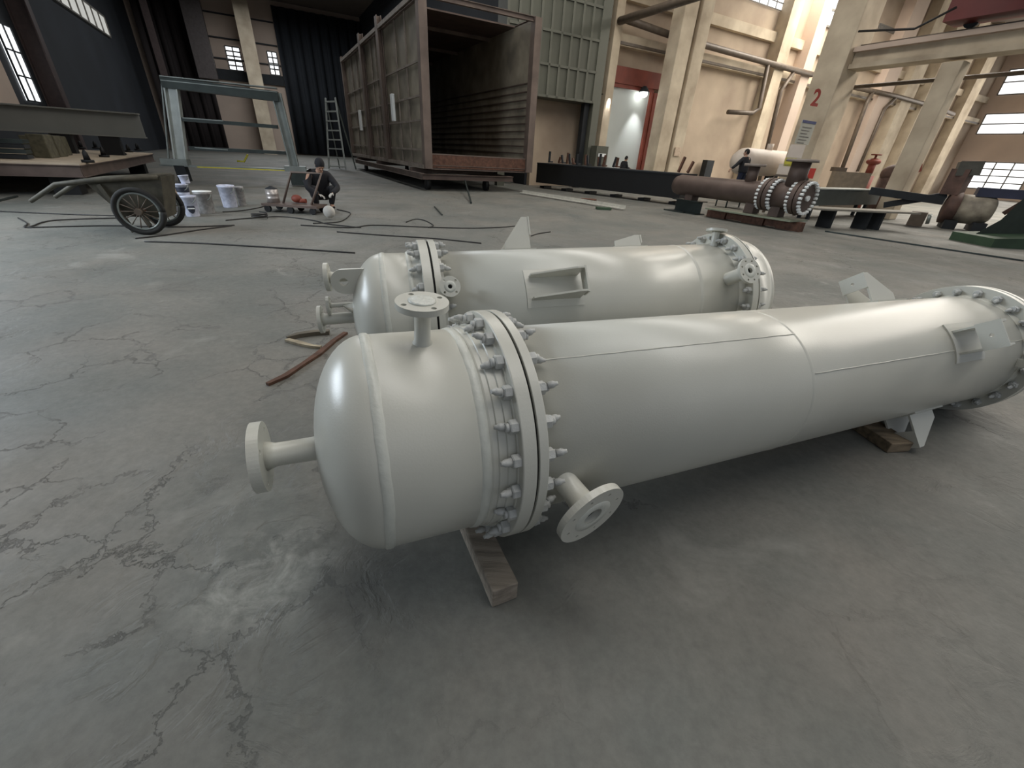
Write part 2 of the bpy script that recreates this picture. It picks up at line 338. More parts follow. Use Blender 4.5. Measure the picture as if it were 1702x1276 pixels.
# tall window near the left edge
def winB(name, pxs, Q, m=GLOW, cols=2, rows=3, out=.05, sgn=1, fm=FRAMEW, ft=.05):
    (xa, ya), (xb, yb) = pxs; a = onB(xa, ya, Q); b = onB(xb, yb, Q)
    da, db = sorted((a.dot(A), b.dot(A))); za, zb = sorted((a.z, b.z)); q = Q+sgn*out
    o = struct(MB().bar(W(da, q, (za+zb)/2), W(db, q, (za+zb)/2), .04, zb-za).build(name, m))
    f = MB(); q2 = Q+sgn*(out+.04)
    for k in range(cols+1): d = da+(db-da)*k/cols; f.bar(W(d, q2, za), W(d, q2, zb), ft, ft)
    for k in range(rows+1): z = za+(zb-za)*k/rows; f.bar(W(da, q2, z), W(db, q2, z), ft, ft)
    f.build('window_frame', fm, o); return o
def winA(name, pxs, D, m=GLOW, cols=2, rows=3, fm=FRAMEW, ft=.05):
    (xa, ya), (xb, yb) = pxs; a = onA(xa, ya, D); b = onA(xb, yb, D)
    qa_, qb_ = sorted((a.dot(B), b.dot(B))); za, zb = sorted((a.z, b.z)); d = D-.05
    o = struct(MB().bar(W(d, qa_, (za+zb)/2), W(d, qb_, (za+zb)/2), .04, zb-za).build(name, m))
    f = MB(); d2 = D-.09
    for k in range(cols+1): q = qa_+(qb_-qa_)*k/cols; f.bar(W(d2, q, za), W(d2, q, zb), ft, ft)
    for k in range(rows+1): z = za+(zb-za)*k/rows; f.bar(W(d2, qa_, z), W(d2, qb_, z), ft, ft)
    f.build('window_frame', fm, o); return o
da_, db_ = onB(17, 110, QL).dot(A), onB(40, 112, QL).dot(A); za_, zb_ = onB(63, 170, QL).z, onB(12, 45, QL).z
o = struct(MB().bar(W(da_, QL+.06, (za_+zb_)/2), W(db_, QL+.06, (za_+zb_)/2), .04, zb_-za_).build('window_2', GLOW))
f = MB()
for k in range(3): d = da_+(db_-da_)*k/2; f.bar(W(d, QL+.1, za_), W(d, QL+.1, zb_), .06, .06)
for k in range(4): z = za_+(zb_-za_)*k/3; f.bar(W(da_, QL+.1, z), W(db_, QL+.1, z), .06, .06)
f.build('window_frame', DARK, o)
a = onB(-60, 95, QL).dot(A); b = onB(14, 140, QL).dot(A)
struct(MB().bar(W(a, QL+.04, 2.9), W(b, QL+.04, 2.9), .08, 2.2).build('trim_1', PINKW))
# steel columns on the left wall
def col_on_left(px, py, wd, dp, m, label):
    d = onB(px, py, QL).dot(A); o = MB().ibeam(W(d, QL+dp/2+.02, 0), W(d, QL+dp/2+.02, ROOFZ), wd, dp, .05, up=tuple(B)).build('steel_column', m); return tag(o, label, 'column')
col_on_left(62, 130, .5, .7, mat('purple_brown_column', S(74, 60, 58), .6, .1), 'dark brown steel column right of the tall bright window at the left edge')
d_ = 43; P = onA(266, 100, 56)
o = MB().bar(W(56, P.dot(B), 0), W(56, P.dot(B), ROOFZ), .4, .5).build('steel_column', mat('dim_brown_column', S(92, 78, 76), .6, .1)); tag(o, 'thin dim brown column above the left post of the big steel frame', 'column')
P = onA(330, 60, 60); o = MB().bar(W(60, P.dot(B), 6.4), W(60, P.dot(B), ROOFZ), 1.9, 1.6).build('ventilation_duct', mat('dim_duct_grey', S(92, 84, 82), .6, .1)); tag(o, 'dim grey vertical duct hanging against the dark brown backdrop at far left', 'duct')
# far cream column with dark brackets
P = onA(428, 150, 59); qf = P.dot(B)
t = thing('concrete_column', 'tall pale cream column at the far end between two small bright windows', 'column', W(59, qf, 0))
MB().bar(W(59, qf, 0), W(59, qf, ROOFZ), 1.9, 1.3).build('shaft', PILAS, t)
for (pa, pb, nm, r_) in (((373, 76), (406, 119), 'window_3', 5), ((443, 85), (466, 126), 'window_4', 4)): winA(nm, (pa, pb), DL-.02, cols=2, rows=r_, ft=.12)
mb = MB()
for yy in (22, 62, 96): a = onA(360, yy, DL); mb.bar(W(DL-.1, qa, a.z), W(DL-.1, qb, a.z), .12, .12)
struct(mb.build('trim_2', DARK))
z = onA(390, 126, DL).z; struct(MB().bar(W(DL-.15, qa, z), W(DL-.15, qb, z), .2, .9).build('trim_3', DARK))
# ---- back wall: beams, pipes, pilasters, doorway
def zA(px, py, D=D1): return onA(px, py, D).z
def qA(px, py, D=D1): return onA(px, py, D).dot(B)
def hline(name, m, px, py, q0, q1, D, wd, h, label=None, cat=None, st_=True):
    z = zA(px, py, D); o = MB().bar(W(D-wd/2, q0, z), W(D-wd/2, q1, z), wd, h).build(name, m)
    return struct(o) if st_ else tag(o, label, cat)
hline('trim_4', PILAS, 1130, 92, QS, QR, D1, .45, .5)
hline('trim_5', PILAS, 1130, 18, QS, QR, D1, .3, .5)
hline('trim_6', PIPE, 1080, 86, QS, QR, D1, .5, .12)
def pil(px, py, wd, dp, name, m=PILAS, top=ROOFZ):
    q = qA(px, py); return struct(MB().bar(W(D1-dp/2, q, 0), W(D1-dp/2, q, top), wd, dp, up=tuple(A)).build(name, m))
for i, px in enumerate((993, 1255, 1300, 1440, 1480, 1517, 1548, 1585)):
    pil(px, 190, .5 if px < 1200 else (1.0 if px < 1320 else 1.9), .8, 'trim_%d' % (7+i), PINKW if px in (1300, 1440) else PILAS)
# doorway with a bright white room behind
qd0, qd1, zd = qA(1001, 200), qA(1070, 200), zA(1040, 148)
dr = struct(MB().bar(W(D1-.03, qd0, zd/2), W(D1-.03, qd1, zd/2), .1, zd).build('door_1', WHITEW))
fm = MB().bar(W(D1-.12, qd0-.1, 0), W(D1-.12, qd0-.1, zd+.15), .2, .2).bar(W(D1-.12, qd1+.1, 0), W(D1-.12, qd1+.1, zd+.15), .2, .2).bar(W(D1-.12, qd0, zd+.1), W(D1-.12, qd1, zd+.1), .2, .2).build('door_frame', REDC, dr)
q2_ = qA(1103, 200); struct(MB().bar(W(D1-.2, qd1+.25, zd/2), W(D1-.2, q2_, zd/2), .12, zd).build('door_2', REDC))
struct(MB().bar(W(D1-.2, qd0-.4, zd+.55), W(D1-.2, q2_, zd+.55), .16, .75).build('trim_20', REDC))
def floodlight(px, py, label):
    P = onA(px, py, D1-.5); t = thing('floodlight', label, 'lamp', P, group=None)
    MB().sph(P, .22, (1, 1, .8)).build('bulb', LAMPG, t); MB().lathe([(0, .1), (.25, .3), (.27, .3)], P-Vector((0, 0, -.35)), P, 16).build('hood', DARK, t)
    MB().bar(P+Vector((0, 0, .3)), P+Vector((0, 0, .3))+A*.5, .05, .05).build('bracket', DARK, t)
    l = bpy.data.lights.new('floodlight_beam', 'SPOT'); l.energy = 260; l.spot_size = 1.0; l.shadow_soft_size = .1; l.spot_blend = .8
    lo = bpy.data.objects.new('floodlight_beam', l); C.objects.link(lo); lo.location = P-A*.3-Vector((0, 0, .1)); lo.rotation_euler = (A*.25-Vector((0, 0, 1))).to_track_quat('-Z', 'Y').to_euler()
floodlight(1007, 161, 'small bright floodlight at the left side of the white doorway')
floodlight(1070, 156, 'small bright floodlight at the right side of the white doorway')
# clerestory windows of the back wall
winA('window_5', ((1237, -30), (1312, 24)), D1, cols=6, rows=2, ft=.05)
winA('window_6', ((1368, -20), (1390, 50)), D1, cols=1, rows=2, ft=.12)
winA('window_7', ((1460, 40), (1530, 74)), D1, cols=8, rows=2, ft=.09)
# right wall windows
for nm, pa, pb, c_, r_ in (('window_8', (1600, 268), (1693, 318), 4, 4), ('window_9', (1640, 190), (1790, 222), 2, 2), ('window_10', (1680, 116), (1800, 150), 2, 2)):
    winB(nm, (pa, pb), QR, cols=c_, rows=r_, sgn=-1, ft=.10)
# concrete columns carrying the crane beam
QC = 22.0
def ccol(px, py, label, wd=1.3, dp=1.15, top=ROOFZ, q=None, q_c=QC, bands=True):
    d = onB(px, py, q_c).dot(A); t = thing('concrete_column', label, 'column', W(d, q_c, 0))
    MB().bar(W(d, q_c, 0), W(d, q_c, top), wd, dp, up=tuple(A)).build('shaft', PILAS, t, bevel=.03); return t, d
c2, dC = ccol(1362, 200, 'tall cream concrete column with a red number and a notice board')
c3, dC3 = ccol(1545, 200, 'slimmer grey-cream column under the crane beam, right of the numbered column', wd=.62, dp=.6, top=5.1)
# red number and board on the face that looks at the viewer (-A side)
dface = dC-1.15/2-.012
tc_ = bpy.data.curves.new('n', 'FONT'); tc_.body = '2'; tc_.size = .78; tc_.extrude = .008; tc_.offset = .018; tc_.align_x = 'CENTER'
to = bpy.data.objects.new('n', tc_); me = bpy.data.meshes.new_from_object(to); bpy.data.objects.remove(to)
me.materials.clear(); me.materials.append(REDB)
zt = onA(1355, 176, dface).z; qt = onA(1355, 168, dface).dot(B)
place(me, 'painted_number', c2, frameM(W(dface, qt, zt), B*1.35, Vector((0, 0, 1)), -A), 'red number two')
zb0, zb1 = onA(1335, 240, dface).z, onA(1340, 200, dface).z; qb_ = onA(1338, 220, dface).dot(B)
MB().bar(W(dface-.02, qb_-.48, (zb0+zb1)/2), W(dface-.02, qb_+.48, (zb0+zb1)/2), .04, zb1-zb0).build('notice_board', BOARD, c2)
MB().bar(W(dface-.045, qb_-.48, zb1-.05), W(dface-.045, qb_+.48, zb1-.05), .02, .09).build('board_header', BLUEG, c2)
tx = MB()
for k in range(7): tx.bar(W(dface-.045, qb_-.38, zb1-.24-.11*k), W(dface-.045, qb_+.3-.1*(k % 3), zb1-.24-.11*k), .012, .03)
tx.build('board_print', FRAMEW, c2)
# double column by the doorway
t = thing('concrete_column', 'pale cream twin column standing right of the red door', 'column', W(D1-2, 0, 0))
dc = D1-1.6; q_ = onA(1117, 190, dc).dot(B)
WM[t.name] = Matrix.Translation(W(dc, q_, 0)); t.matrix_world = WM[t.name]
MB().bar(W(dc, q_-.55, 0), W(dc, q_-.55, ROOFZ), .95, .8, up=tuple(A)).build('shaft', PILAS, t, bevel=.03)
MB().bar(W(dc, q_+.62, 0), W(dc, q_+.62, ROOFZ), .85, .8, up=tuple(A)).build('shaft', PILAS, t, bevel=.03)
MB().bar(W(dc+.1, q_+.05, 0), W(dc+.1, q_+.05, ROOFZ), .25, .5, up=tuple(A)).build('web', PIPE, t)
MB().bar(W(dc-.45, q_+.62, 1.9), W(dc-.45, q_+.62, 2.35), .5, .05, up=tuple(A)).build('small_sign', BUCKT, t)
# crane beam
zt_, zb_ = onB(1560, 62, QC).z, onB(1560, 100, QC).z
t = thing('crane_beam', 'long pale concrete crane beam running from the numbered column to the right', 'beam', W(2, QC, zb_))
MB().bar(W(dC-.6, QC, (zt_+zb_)/2), W(-8, QC, (zt_+zb_)/2), .45, zt_-zb_-.2).build('web', PILAS, t)
MB().bar(W(dC-.6, QC, zt_-.08), W(-8, QC, zt_-.08), .9, .16).build('top_flange', PINKW, t)
MB().bar(W(dC-.6, QC, zb_+.06), W(-8, QC, zb_+.06), .8, .16).build('bottom_flange', PILAS, t)
MB().bar(W(dC-.6, QC, zt_+.06), W(-8, QC, zt_+.06), .1, .12).build('rail', PIPE, t)
# red crane on it
P = onB(1680, 20, QC); d_ = P.dot(A)
t = thing('bridge_crane', 'dark red bridge crane end at the upper right corner', 'crane', W(d_, QC, zt_+.14))
MB().bar(W(d_+1.4, QC-.3, zt_+.75), W(d_-3, QC-.3, zt_+.75), 1.0, 1.0).build('end_carriage', CRANE, t)
MB().bar(W(d_-.4, QC+.2, zt_+1.9), W(d_-.4, QC-9, zt_+1.9), 1.1, 1.4).build('bridge_girder', CRANE, t)
for k in (0.9, -2.4): MB().cyl(W(d_+k, QC-.05, zt_+.32), W(d_+k, QC+.12, zt_+.32), .2).build('wheel', DARK, t)
# pipes
def pipe(name, pts, r, label, m=PIPE, cat='pipe'): o = MB().tube(pts, r, 10).build(name, m); return tag(o, label, cat)
z = zA(1130, 57, D1-.9)
def pz(px, py, D=D1-.9): return onA(px, py, D)
pipe('wall_pipe', [pz(1040, 32), pz(1125, 62), pz(1300, 111), pz(1350, 124)], .16, 'thick brown pipe running across the upper back wall behind the columns')
pipe('wall_pipe', [onA(1030, 35, D1-.9), onA(1030, 35, D1-.9)-A*4+B*.0, onA(1030, 35, D1-.9)-A*9], .17, 'thick dark pipe coming forward from the back wall above the doorway')
pipe('wall_pipe', [pz(1276, 108), pz(1262, 180), pz(1250, 188), pz(1210, 186)], .13, 'bent drop pipe left of the numbered column')
pipe('wall_pipe', [pz(1318, 122), pz(1298, 150), pz(1262, 300)], .13, 'straight drop pipe just left of the numbered column')
pipe('wall_pipe', [pz(1420, 145), pz(1490, 160), pz(1555, 178), pz(1585, 190)], .16, 'brown pipe on the back wall right of the numbered column')
pipe('wall_pipe', [pz(1450, 152), pz(1440, 172), pz(1398, 285)], .16, 'thick drop pipe just right of the numbered column')
pipe('wall_pipe', [pz(1488, 163), pz(1470, 180), pz(1425, 285)], .12, 'thin drop pipe second from the numbered column on its right')
zz = onB(1600, 132, QC+.8).z; pipe('crane_side_pipe', [W(dC, QC+.8, zz+.05), W(-6, QC+.8, zz+.05)], .07, 'thin brown pipe strung below the crane beam')
pipe('conduit', [W(dC-1.0, QC-1.3, 6.2), onB(1520, 48, QC-1.3), onB(1590, 12, QC-1.3)], .035, 'thin sagging cable above the crane beam', CABLE, 'cable')
# ------------------------------------------------------------------ the two painted vessels
class Axis:
    def __init__(s, P0, yaw, tilt):
        s.P = Vector(P0); s.a = Vector((math.cos(tilt)*math.cos(yaw), math.cos(tilt)*math.sin(yaw), math.sin(tilt)))
        s.u = Vector((-math.sin(yaw), math.cos(yaw), 0)); s.v = s.a.cross(s.u)
    def rad(s, ph): p = math.radians(ph); return -math.sin(p)*s.u+math.cos(p)*s.v
    def tan(s, ph): return s.a.cross(s.rad(ph))
    def L(s, t, r=0, ph=0): return s.P+s.a*t+s.rad(ph)*r
    def R3(s): return Matrix((s.a, s.u, s.v)).transposed()
def weld_ring(V, t, r, parent, wdt=.011, name='weld_seam', hgt=.0055, m=None):
    mb = MB(); prof = [(t-wdt*1.5, r-.0005), (t-wdt, r+hgt*.7), (t, r+hgt), (t+wdt, r+hgt*.7), (t+wdt*1.5, r-.0005)]
    n = 160; vs = []; fs = []
    for i, (x, rr) in enumerate(prof):
        for k in range(n):
            a = 360*k/n; w_ = .0025*noise.noise(Vector((k*.25, t, 0))); vs.append(V.L(x+w_, rr if i in (0, 4) else rr+hgt*.10*math.sin(k*1.9), a))
    for i in range(4):
        for k in range(n): fs.append((i*n+k, i*n+(k+1) % n, (i+1)*n+(k+1) % n, (i+1)*n+k))
    mb.add(vs, fs, True); return mb.build(name, m or WELD, parent)
def rings(V, prof, n=128, smooth=True):
    mb = MB(); mb.lathe(prof, V.P, V.P+V.a, n, True, smooth); return mb
def dome_prof(t0, R, depth, sgn, n=14, r_end=0.004):
    out = []
    for i in range(n+1):
        a = math.pi/2*i/n; c = max(math.cos(a), 0)**.92; out.append((t0+sgn*depth*math.sin(a), max(R*c, r_end)))
    return out
def make_bolt(Lh1, Lh2, r=.0125, cone=True):
    # stud along x with a hex nut, collar and tapered end on both sides
    mb = MB()
    for sgn, L0 in ((-1, Lh1), (1, Lh2)):
        x = Vector((sgn, 0, 0))
        mb.lathe([(0, r*1.9), (.024, r*1.9), (.028, r*1.6)], x*L0, x*(L0+1), 6, True, False, ang0=random.random())
        mb.cyl(x*(L0+.025), x*(L0+.040), r*1.15, n=12)
        mb.lathe([(.036, r*1.0), (.054, r*1.0), (.058, r*.92), (.064, r*.62), (.072, r*.55)], x*L0, x*(L0+1)+Vector((0, 0, -.25)), 10)
    mb.cyl((-Lh1, 0, 0), (Lh2, 0, 0), r, n=12)
    return mb
def bolts(V, root, tc, l1, l2, rb, n, ph0, r=.0125):
    meshes = [make_bolt(l1, l2, r).mesh('stud_bolt', BOLTP) for _ in range(3)]
    for k in range(n):
        ph = ph0+360/n*k; rd = V.rad(ph); tn = V.tan(ph); P = V.L(tc, rb, ph)
        a2 = random.uniform(0, 6.28); y = tn*math.cos(a2)+rd*math.sin(a2); z = V.a.cross(y)
        place(meshes[k % 3], 'stud_bolt', root, frameM(P, V.a, y, z))
def pipe_nozzle(root, base, tip, rp, rf, th, hole_n=4, bore=.5, r_base=None, film=False, name='nozzle', rough=False, face_in=False, hr=.009):
    # a short pipe from base to tip ending in a drilled flange
    base = Vector(base); tip = Vector(tip); x = (tip-base).normalized(); mb = MB(); rb_ = r_base or rp; Ln = (tip-base).length
    mb.lathe([(-.02, rb_*1.32), (0.004, rb_*1.28), (.012, rb_*1.05), (Ln*.45, rp if not r_base else (rp+rb_)/2), (Ln-th*1.9, rp), (Ln-th, rp*1.25)], base, base+x, 32)
    n_ = mb.build(name, PAINT, root)
    up = Vector((0, 0, 1)) if abs(x.z) < .9 else Vector((0, 1, 0)); y = up.cross(x).normalized(); z = x.cross(y)
    holes = [circ(hr, 12, rf*.78*math.cos(2*math.pi*(k+.5)/hole_n), rf*.78*math.sin(2*math.pi*(k+.5)/hole_n)) for k in range(hole_n)]
    f = MB().holed(circ(rf, 56), holes+[circ(rf*bore*.55, 24)], th, frameM(tip-x*th/2, y, z, x))
    fo = f.build('nozzle_flange', PAINT, n_, bevel=.0015)
    if film:
        d = MB().lathe([(0, rf*.52), (.004, rf*.52), (.007, rf*.40), (.006, rf*.2), (.009, .003)], tip, tip+x, 28).build('face_cover', TAPE, n_)
    else:
        MB().lathe([(0, rf*.56), (.002, rf*.55), (.0025, rf*bore*.7), (.001, rf*bore*.56)], tip, tip+x, 36, False).build('raised_face', WELD, n_)
        MB().cyl(tip-x*th*.9, tip-x*th*.85, rf*bore*.6, n=24).build('bore', DARKHOLE, n_)
    return n_
def lug(V, root, t_plate, t_far, R, ph, r_out, r_in=None, half=.065, name='support_lug', pad=True):
    # two triangular gussets on the shell and a drilled end plate across their outer ends
    r_in = r_in or R+.095; rd = V.rad(ph); tn = V.tan(ph); th = .012; s = 1 if t_far > t_plate else -1
    mb = MB()
    for k in (-1, 1):
        o = tn*(k*half)-tn*(th/2); base = V.P+rd*0
        def P(t, r): return V.P+V.a*t+rd*r+o
        rb = math.sqrt(R*R-half*half)-.004
        mb.prism([P(t_plate, rb), P(t_plate, r_out), P(t_plate+s*.045, r_out), P(t_far, rb+.06), P(t_far, rb)], tn*th)
    g = mb.build(name, PAINT, root, bevel=.001)
    c = V.P+V.a*(t_plate-s*.006)+rd*((r_in+r_out)/2)
    h = (r_out-r_in)/2
    MB().holed([(-half-.01, -h), (half+.01, -h), (half+.01, h), (-half-.01, h)], [circ(.0095, 14)], .012, frameM(c, tn, rd, tn.cross(rd))).build('drilled_plate', PAINT, g)
    if pad:
        m2 = MB(); n = 9; vs = []; fs = []; da = math.degrees((half+.05)/R)
        t0, t1 = sorted((t_plate-s*.03, t_far+s*.03))
        for t in (t0, t1):
            for i in range(n): vs.append(V.L(t, R+.008, ph-da+2*da*i/(n-1)))
        for t in (t0, t1):
            for i in range(n): vs.append(V.L(t, R-.004, ph-da+2*da*i/(n-1)))
        for i in range(n-1): fs += [(i, i+1, n+i+1, n+i), (i, i+1, 2*n+i+1, 2*n+i), (n+i, n+i+1, 3*n+i+1, 3*n+i)]
        fs += [(0, n, 3*n, 2*n), (n-1, 2*n-1, 4*n-1, 3*n-1)]
        m2.add(vs, fs).build('backing_pad', PAINT, g)
    return g

# ---- front vessel
V = Axis((-.0781, 1.3741, .5461), .4192, -.0333); R, RF = .3763, .4455
root = thing('heat_exchanger', 'large light-grey painted vessel nearest the viewer, resting on two timbers, with an upright nozzle', 'vessel', V.L(0, -RF), V.R3())
rings(V, [(.03, R), (1.45, R), (1.452, R-.0005), (3.51, R)]).build('shell', PAINT, root)
RB = R+.006
rings(V, list(reversed(dome_prof(-.4536, RB, .195, -1)))+[(-.04, RB)]).build('channel_head', PAINT, root)
weld_ring(V, -.452, RB, root); weld_ring(V, -.150, RB, root)
weld_ring(V, 1.43, R, root, .009, hgt=.0014, m=PAINT)
# flange hub, flanges and gasket
rings(V, [(-.135, RB), (-.128, RB+.004), (-.112, RB+.005), (-.111, RB+.010), (-.085, RB+.011), (-.084, RB+.016), (-.058, RB+.018), (-.058, RB+.030), (-.0538, RB+.031), (-.0538, RF-.003), (-.051, RF), (-.0055, RF)], 160, False).build('channel_flange', PAINT, root, bevel=.002)
rings(V, [(-.0055, RF-.011), (.0035, RF-.011)], 128).build('gasket', GASK, root)
rings(V, [(.0035, RF), (.036, RF), (.036, R+.012), (.060, R+.002)], 160, False).build('shell_flange', PAINT, root, bevel=.002)
bolts(V, root, 0, .0538, .036, .4165, 24, 13)
# longitudinal weld seams
def long_seam(V, t0, t1, R, ph, root):
    mb = MB(); n = 60; pts = [V.L(t0+(t1-t0)*k/n, R+.0005, ph+.10*math.sin(k*.9)) for k in range(n+1)]
    mb.tube(pts, .0026, 6); return mb.build('weld_seam', PAINT, root)
long_seam(V, .05, 1.43, R, 25.6, root); long_seam(V, 1.44, 3.5, R, 56.5, root)
# nozzles
pipe_nozzle(root, V.L(-.62, 0), V.L(-.835, 0), .040, .118, .034, 4, .6)
pipe_nozzle(root, V.L(-.275, RB-.004, 4), V.L(-.275, .528, 4), .026, .084, .020, 4, .5, film=True)
sp = V.L(.152, R-.012, 97)
n_ = pipe_nozzle(root, sp, V.L(.180, .525, 98), .047, .130, .024, 8, .5, r_base=.040, hr=.006)
# lugs
for ph in (50, 140, -40, -130): lug(V, root, 2.69, 2.95, R, ph, .578, R+.10)
# small name plate bracket on the shell and the far end flange
RF2 = .4486; LF = 3.5545
rings(V, [(LF-.05, R+.002), (LF-.0, R+.01), (LF, RF2), (LF+.052, RF2)], 160, False).build('end_flange', PAINT, root, bevel=.002)
rings(V, [(LF+.052, RF2-.01), (LF+.060, RF2-.01)], 96).build('gasket', GASK, root)
rings(V, [(LF+.060, RF2), (LF+.11, RF2), (LF+.11, RB+.01), (LF+.16, RB), (LF+.30, RB)]+dome_prof(LF+.30, RB, .19, 1), 128).build('end_head', PAINT, root)
bolts(V, root, LF+.055, .055, .055, .4075, 24, 11.8)
P = V.L(3.40, R, 84)
MB().bar(V.L(3.45, R-.005, 78), V.L(3.45, R+.10, 78), .05, .012, up=V.a).bar(V.L(3.45, R+.10, 78)-V.tan(78)*.03, V.L(3.45, R+.10, 78)+V.tan(78)*.03, .05, .010, up=V.rad(78)).build('plate_bracket', PAINT, root)

# ---- rear vessel
V2 = Axis((-.5846, 2.6771, .5065), .2988, .0252); R2, RG = .4069, .4837
root2 = thing('heat_exchanger', 'light-grey painted vessel lying behind the nearest one, with a drilled lifting lug on its head', 'vessel', V2.L(0, -RG), V2.R3())
L2 = 2.2327
rings(V2, [(.03, R2), (L2-.04, R2)]).build('shell', PAINT, root2)
rings(V2, list(reversed(dome_prof(-.285, R2, .22, -1)))+[(-.04, R2)]).build('channel_head', PAINT, root2)
weld_ring(V2, -.283, R2, root2, .012); weld_ring(V2, -.125, R2, root2, .010); weld_ring(V2, 1.87, R2, root2, .010, hgt=.002, m=PAINT)
rings(V2, [(-.115, R2), (-.06, R2+.015), (-.06, RG), (-.006, RG)], 160, False).build('channel_flange', PAINT, root2, bevel=.002)
rings(V2, [(-.006, RG-.012), (.006, RG-.012)], 128).build('gasket', GASK, root2)
rings(V2, [(.006, RG), (.045, RG), (.045, R2+.01), (.07, R2+.002)], 160, False).build('shell_flange', PAINT, root2, bevel=.002)
bolts(V2, root2, 0, .06, .045, .449, 22, .5, .014)
rings(V2, [(L2-.05, R2), (L2-.005, R2+.012), (L2-.005, .4864), (L2+.045, .4864)], 160, False).build('end_flange', PAINT, root2, bevel=.002)
rings(V2, [(L2+.045, .475), (L2+.052, .475)], 96).build('gasket', GASK, root2)
RE = .435
rings(V2, [(L2+.052, .4864), (L2+.06, .4864), (L2+.06, RE), (L2+.20, RE)]+dome_prof(L2+.20, RE, .18, 1), 128).build('end_head', PAINT, root2)
bolts(V2, root2, L2+.03, .035, .035, .452, 24, 7, .013)
# nozzles on the head
def headn(off_r, ph, t0, t1, rp, rf, th, **k): return pipe_nozzle(root2, V2.L(t0, off_r, ph), V2.L(t1, off_r, ph), rp, rf, th, **k)
headn(.285, 3, -.40, -.63, .030, .085, .024)
headn(.01, 0, -.45, -.72, .036, .088, .022)
headn(.10, 2, -.45, -.655, .014, .058, .018)
# lifting lug plate with a hole, standing on the head
pl = V2.L(-.40, .285, 26); ax = -V2.a; uph = V2.rad(0)
out = [(-.04, -.075), (.10, -.075)]+[(.10+.075*math.cos(t_), .075*math.sin(t_)) for t_ in [-math.pi/2+math.pi*k/14 for k in range(1, 14)]]+[(.10, .075), (-.04, .075)]
lg = MB().holed(out, [circ(.024, 20, .10, 0)], .022, frameM(V2.L(-.42, .285, 17), ax, uph, ax.cross(uph))).build('lifting_lug', PAINT, root2, bevel=.002)
MB().bar(V2.L(-.385, .33, 17)-uph*.02, V2.L(-.435, .20, 17)-uph*.02, .12, .012, up=V2.a).build('lug_pad', PAINT, lg)
# triangular stiffener beside the small nozzle
s1 = V2.L(-.52, .10, 8)
MB().prism([V2.L(-.46, .16, 30), V2.L(-.40, .23, 60), V2.L(-.56, .11, 20)], V2.u*.008).prism([V2.L(-.47, .02, 0), V2.L(-.42, .12, 90), V2.L(-.56, .11, 20)], V2.v*.008).build('nozzle_stiffener', PAINT, root2)
# side and top nozzles, lugs
pipe_nozzle(root2, V2.L(.078, R2-.01, 52), V2.L(.082, .535, 54), .022, .060, .016, 4, .38, hr=.007)
pipe_nozzle(root2, V2.L(2.10, R2-.02, 54), V2.L(2.11, .59, 55), .045, .088, .020, 8, .4, hr=.007)
pipe_nozzle(root2, V2.L(2.17, R2-.02, 2), V2.L(2.19, .52, -2), .026, .075, .018, 4, .5)
lug(V2, root2, .93, .60, R2, 53, R2+.13, R2+.055, half=.075)
lug(V2, root2, .745, .56, R2, -32, .640, R2+.10, half=.075)
lug(V2, root2, 1.66, 1.44, R2, -36, .500, R2+.03, half=.075)
# ---- timbers under them
def timber(name, p0, p1, wd, h, label, m=WOOD, ext=0):
    p0 = Vector(p0); p1 = Vector(p1); x = (p1-p0).normalized(); y = Vector((0, 0, 1)).cross(x)
    mb = MB(); n = 14
    vs = []; fs = []
    for i in range(n+1):
        c = p0+(p1-p0)*i/n
        for sy, sz in ((-1, 0), (1, 0), (1, 1), (-1, 1)):
            j = .004*noise.noise(Vector((i*.7, sy*3, sz*5)))
            vs.append(c+y*(sy*wd/2+j)+Vector((0, 0, .001+sz*h+j)))
    for i in range(n):
        for k in range(4): fs.append((i*4+k, i*4+(k+1) % 4, i*4+4+(k+1) % 4, i*4+4+k))
    fs += [(3, 2, 1, 0), (n*4, n*4+1, n*4+2, n*4+3)]
    o = mb.add(vs, fs).build(name, m, None, bevel=.006); return tag(o, label, 'timber')
def bot(Vx, t, r): return Vx.L(t, -r).z
e0 = G(845, 1016); e1 = G(778, 866, .0); dirb = (e1-e0).normalized(); dirb.z = 0
dirb.normalize()
hb = V.L(-.06, 0).z-RF-.006
tb = -.16
P0_ = Vector((e0.x, e0.y, 0)) + dirb*.035
timber('timber_block', P0_, P0_+dirb*.85, .105, hb, 'old grey timber sticking out under the left flange of the nearest vessel')
f0 = G(1492, 752, .0); f1 = G(1415, 700, .0); dirc = (V.u).copy(); dirc = (f1-f0).normalized()
hb2 = V.L(2.6, -R).z-.012
P1_ = f0.copy(); P1_.z = 0
timber('timber_block', P1_, P1_+dirc*1.1, .165, max(hb2, .06), 'brown split timber under the far end of the nearest vessel beside a lug', mat('brown_split_timber', S(150, 132, 108), .85, 0, .28, 5, .7, 50, streak=(.8, 6, 6)))
for t_ in (.35, 1.9):
    c = V2.L(t_, 0); zb = V2.L(t_, -R2).z
    timber('timber_block', Vector((c.x, c.y, 0))-V2.u*.30, Vector((c.x, c.y, 0))+V2.u*.35, .10, zb-.006, 'timber packing hidden beneath the rear vessel at its %s end' % ('left' if t_ < 1 else 'right'))
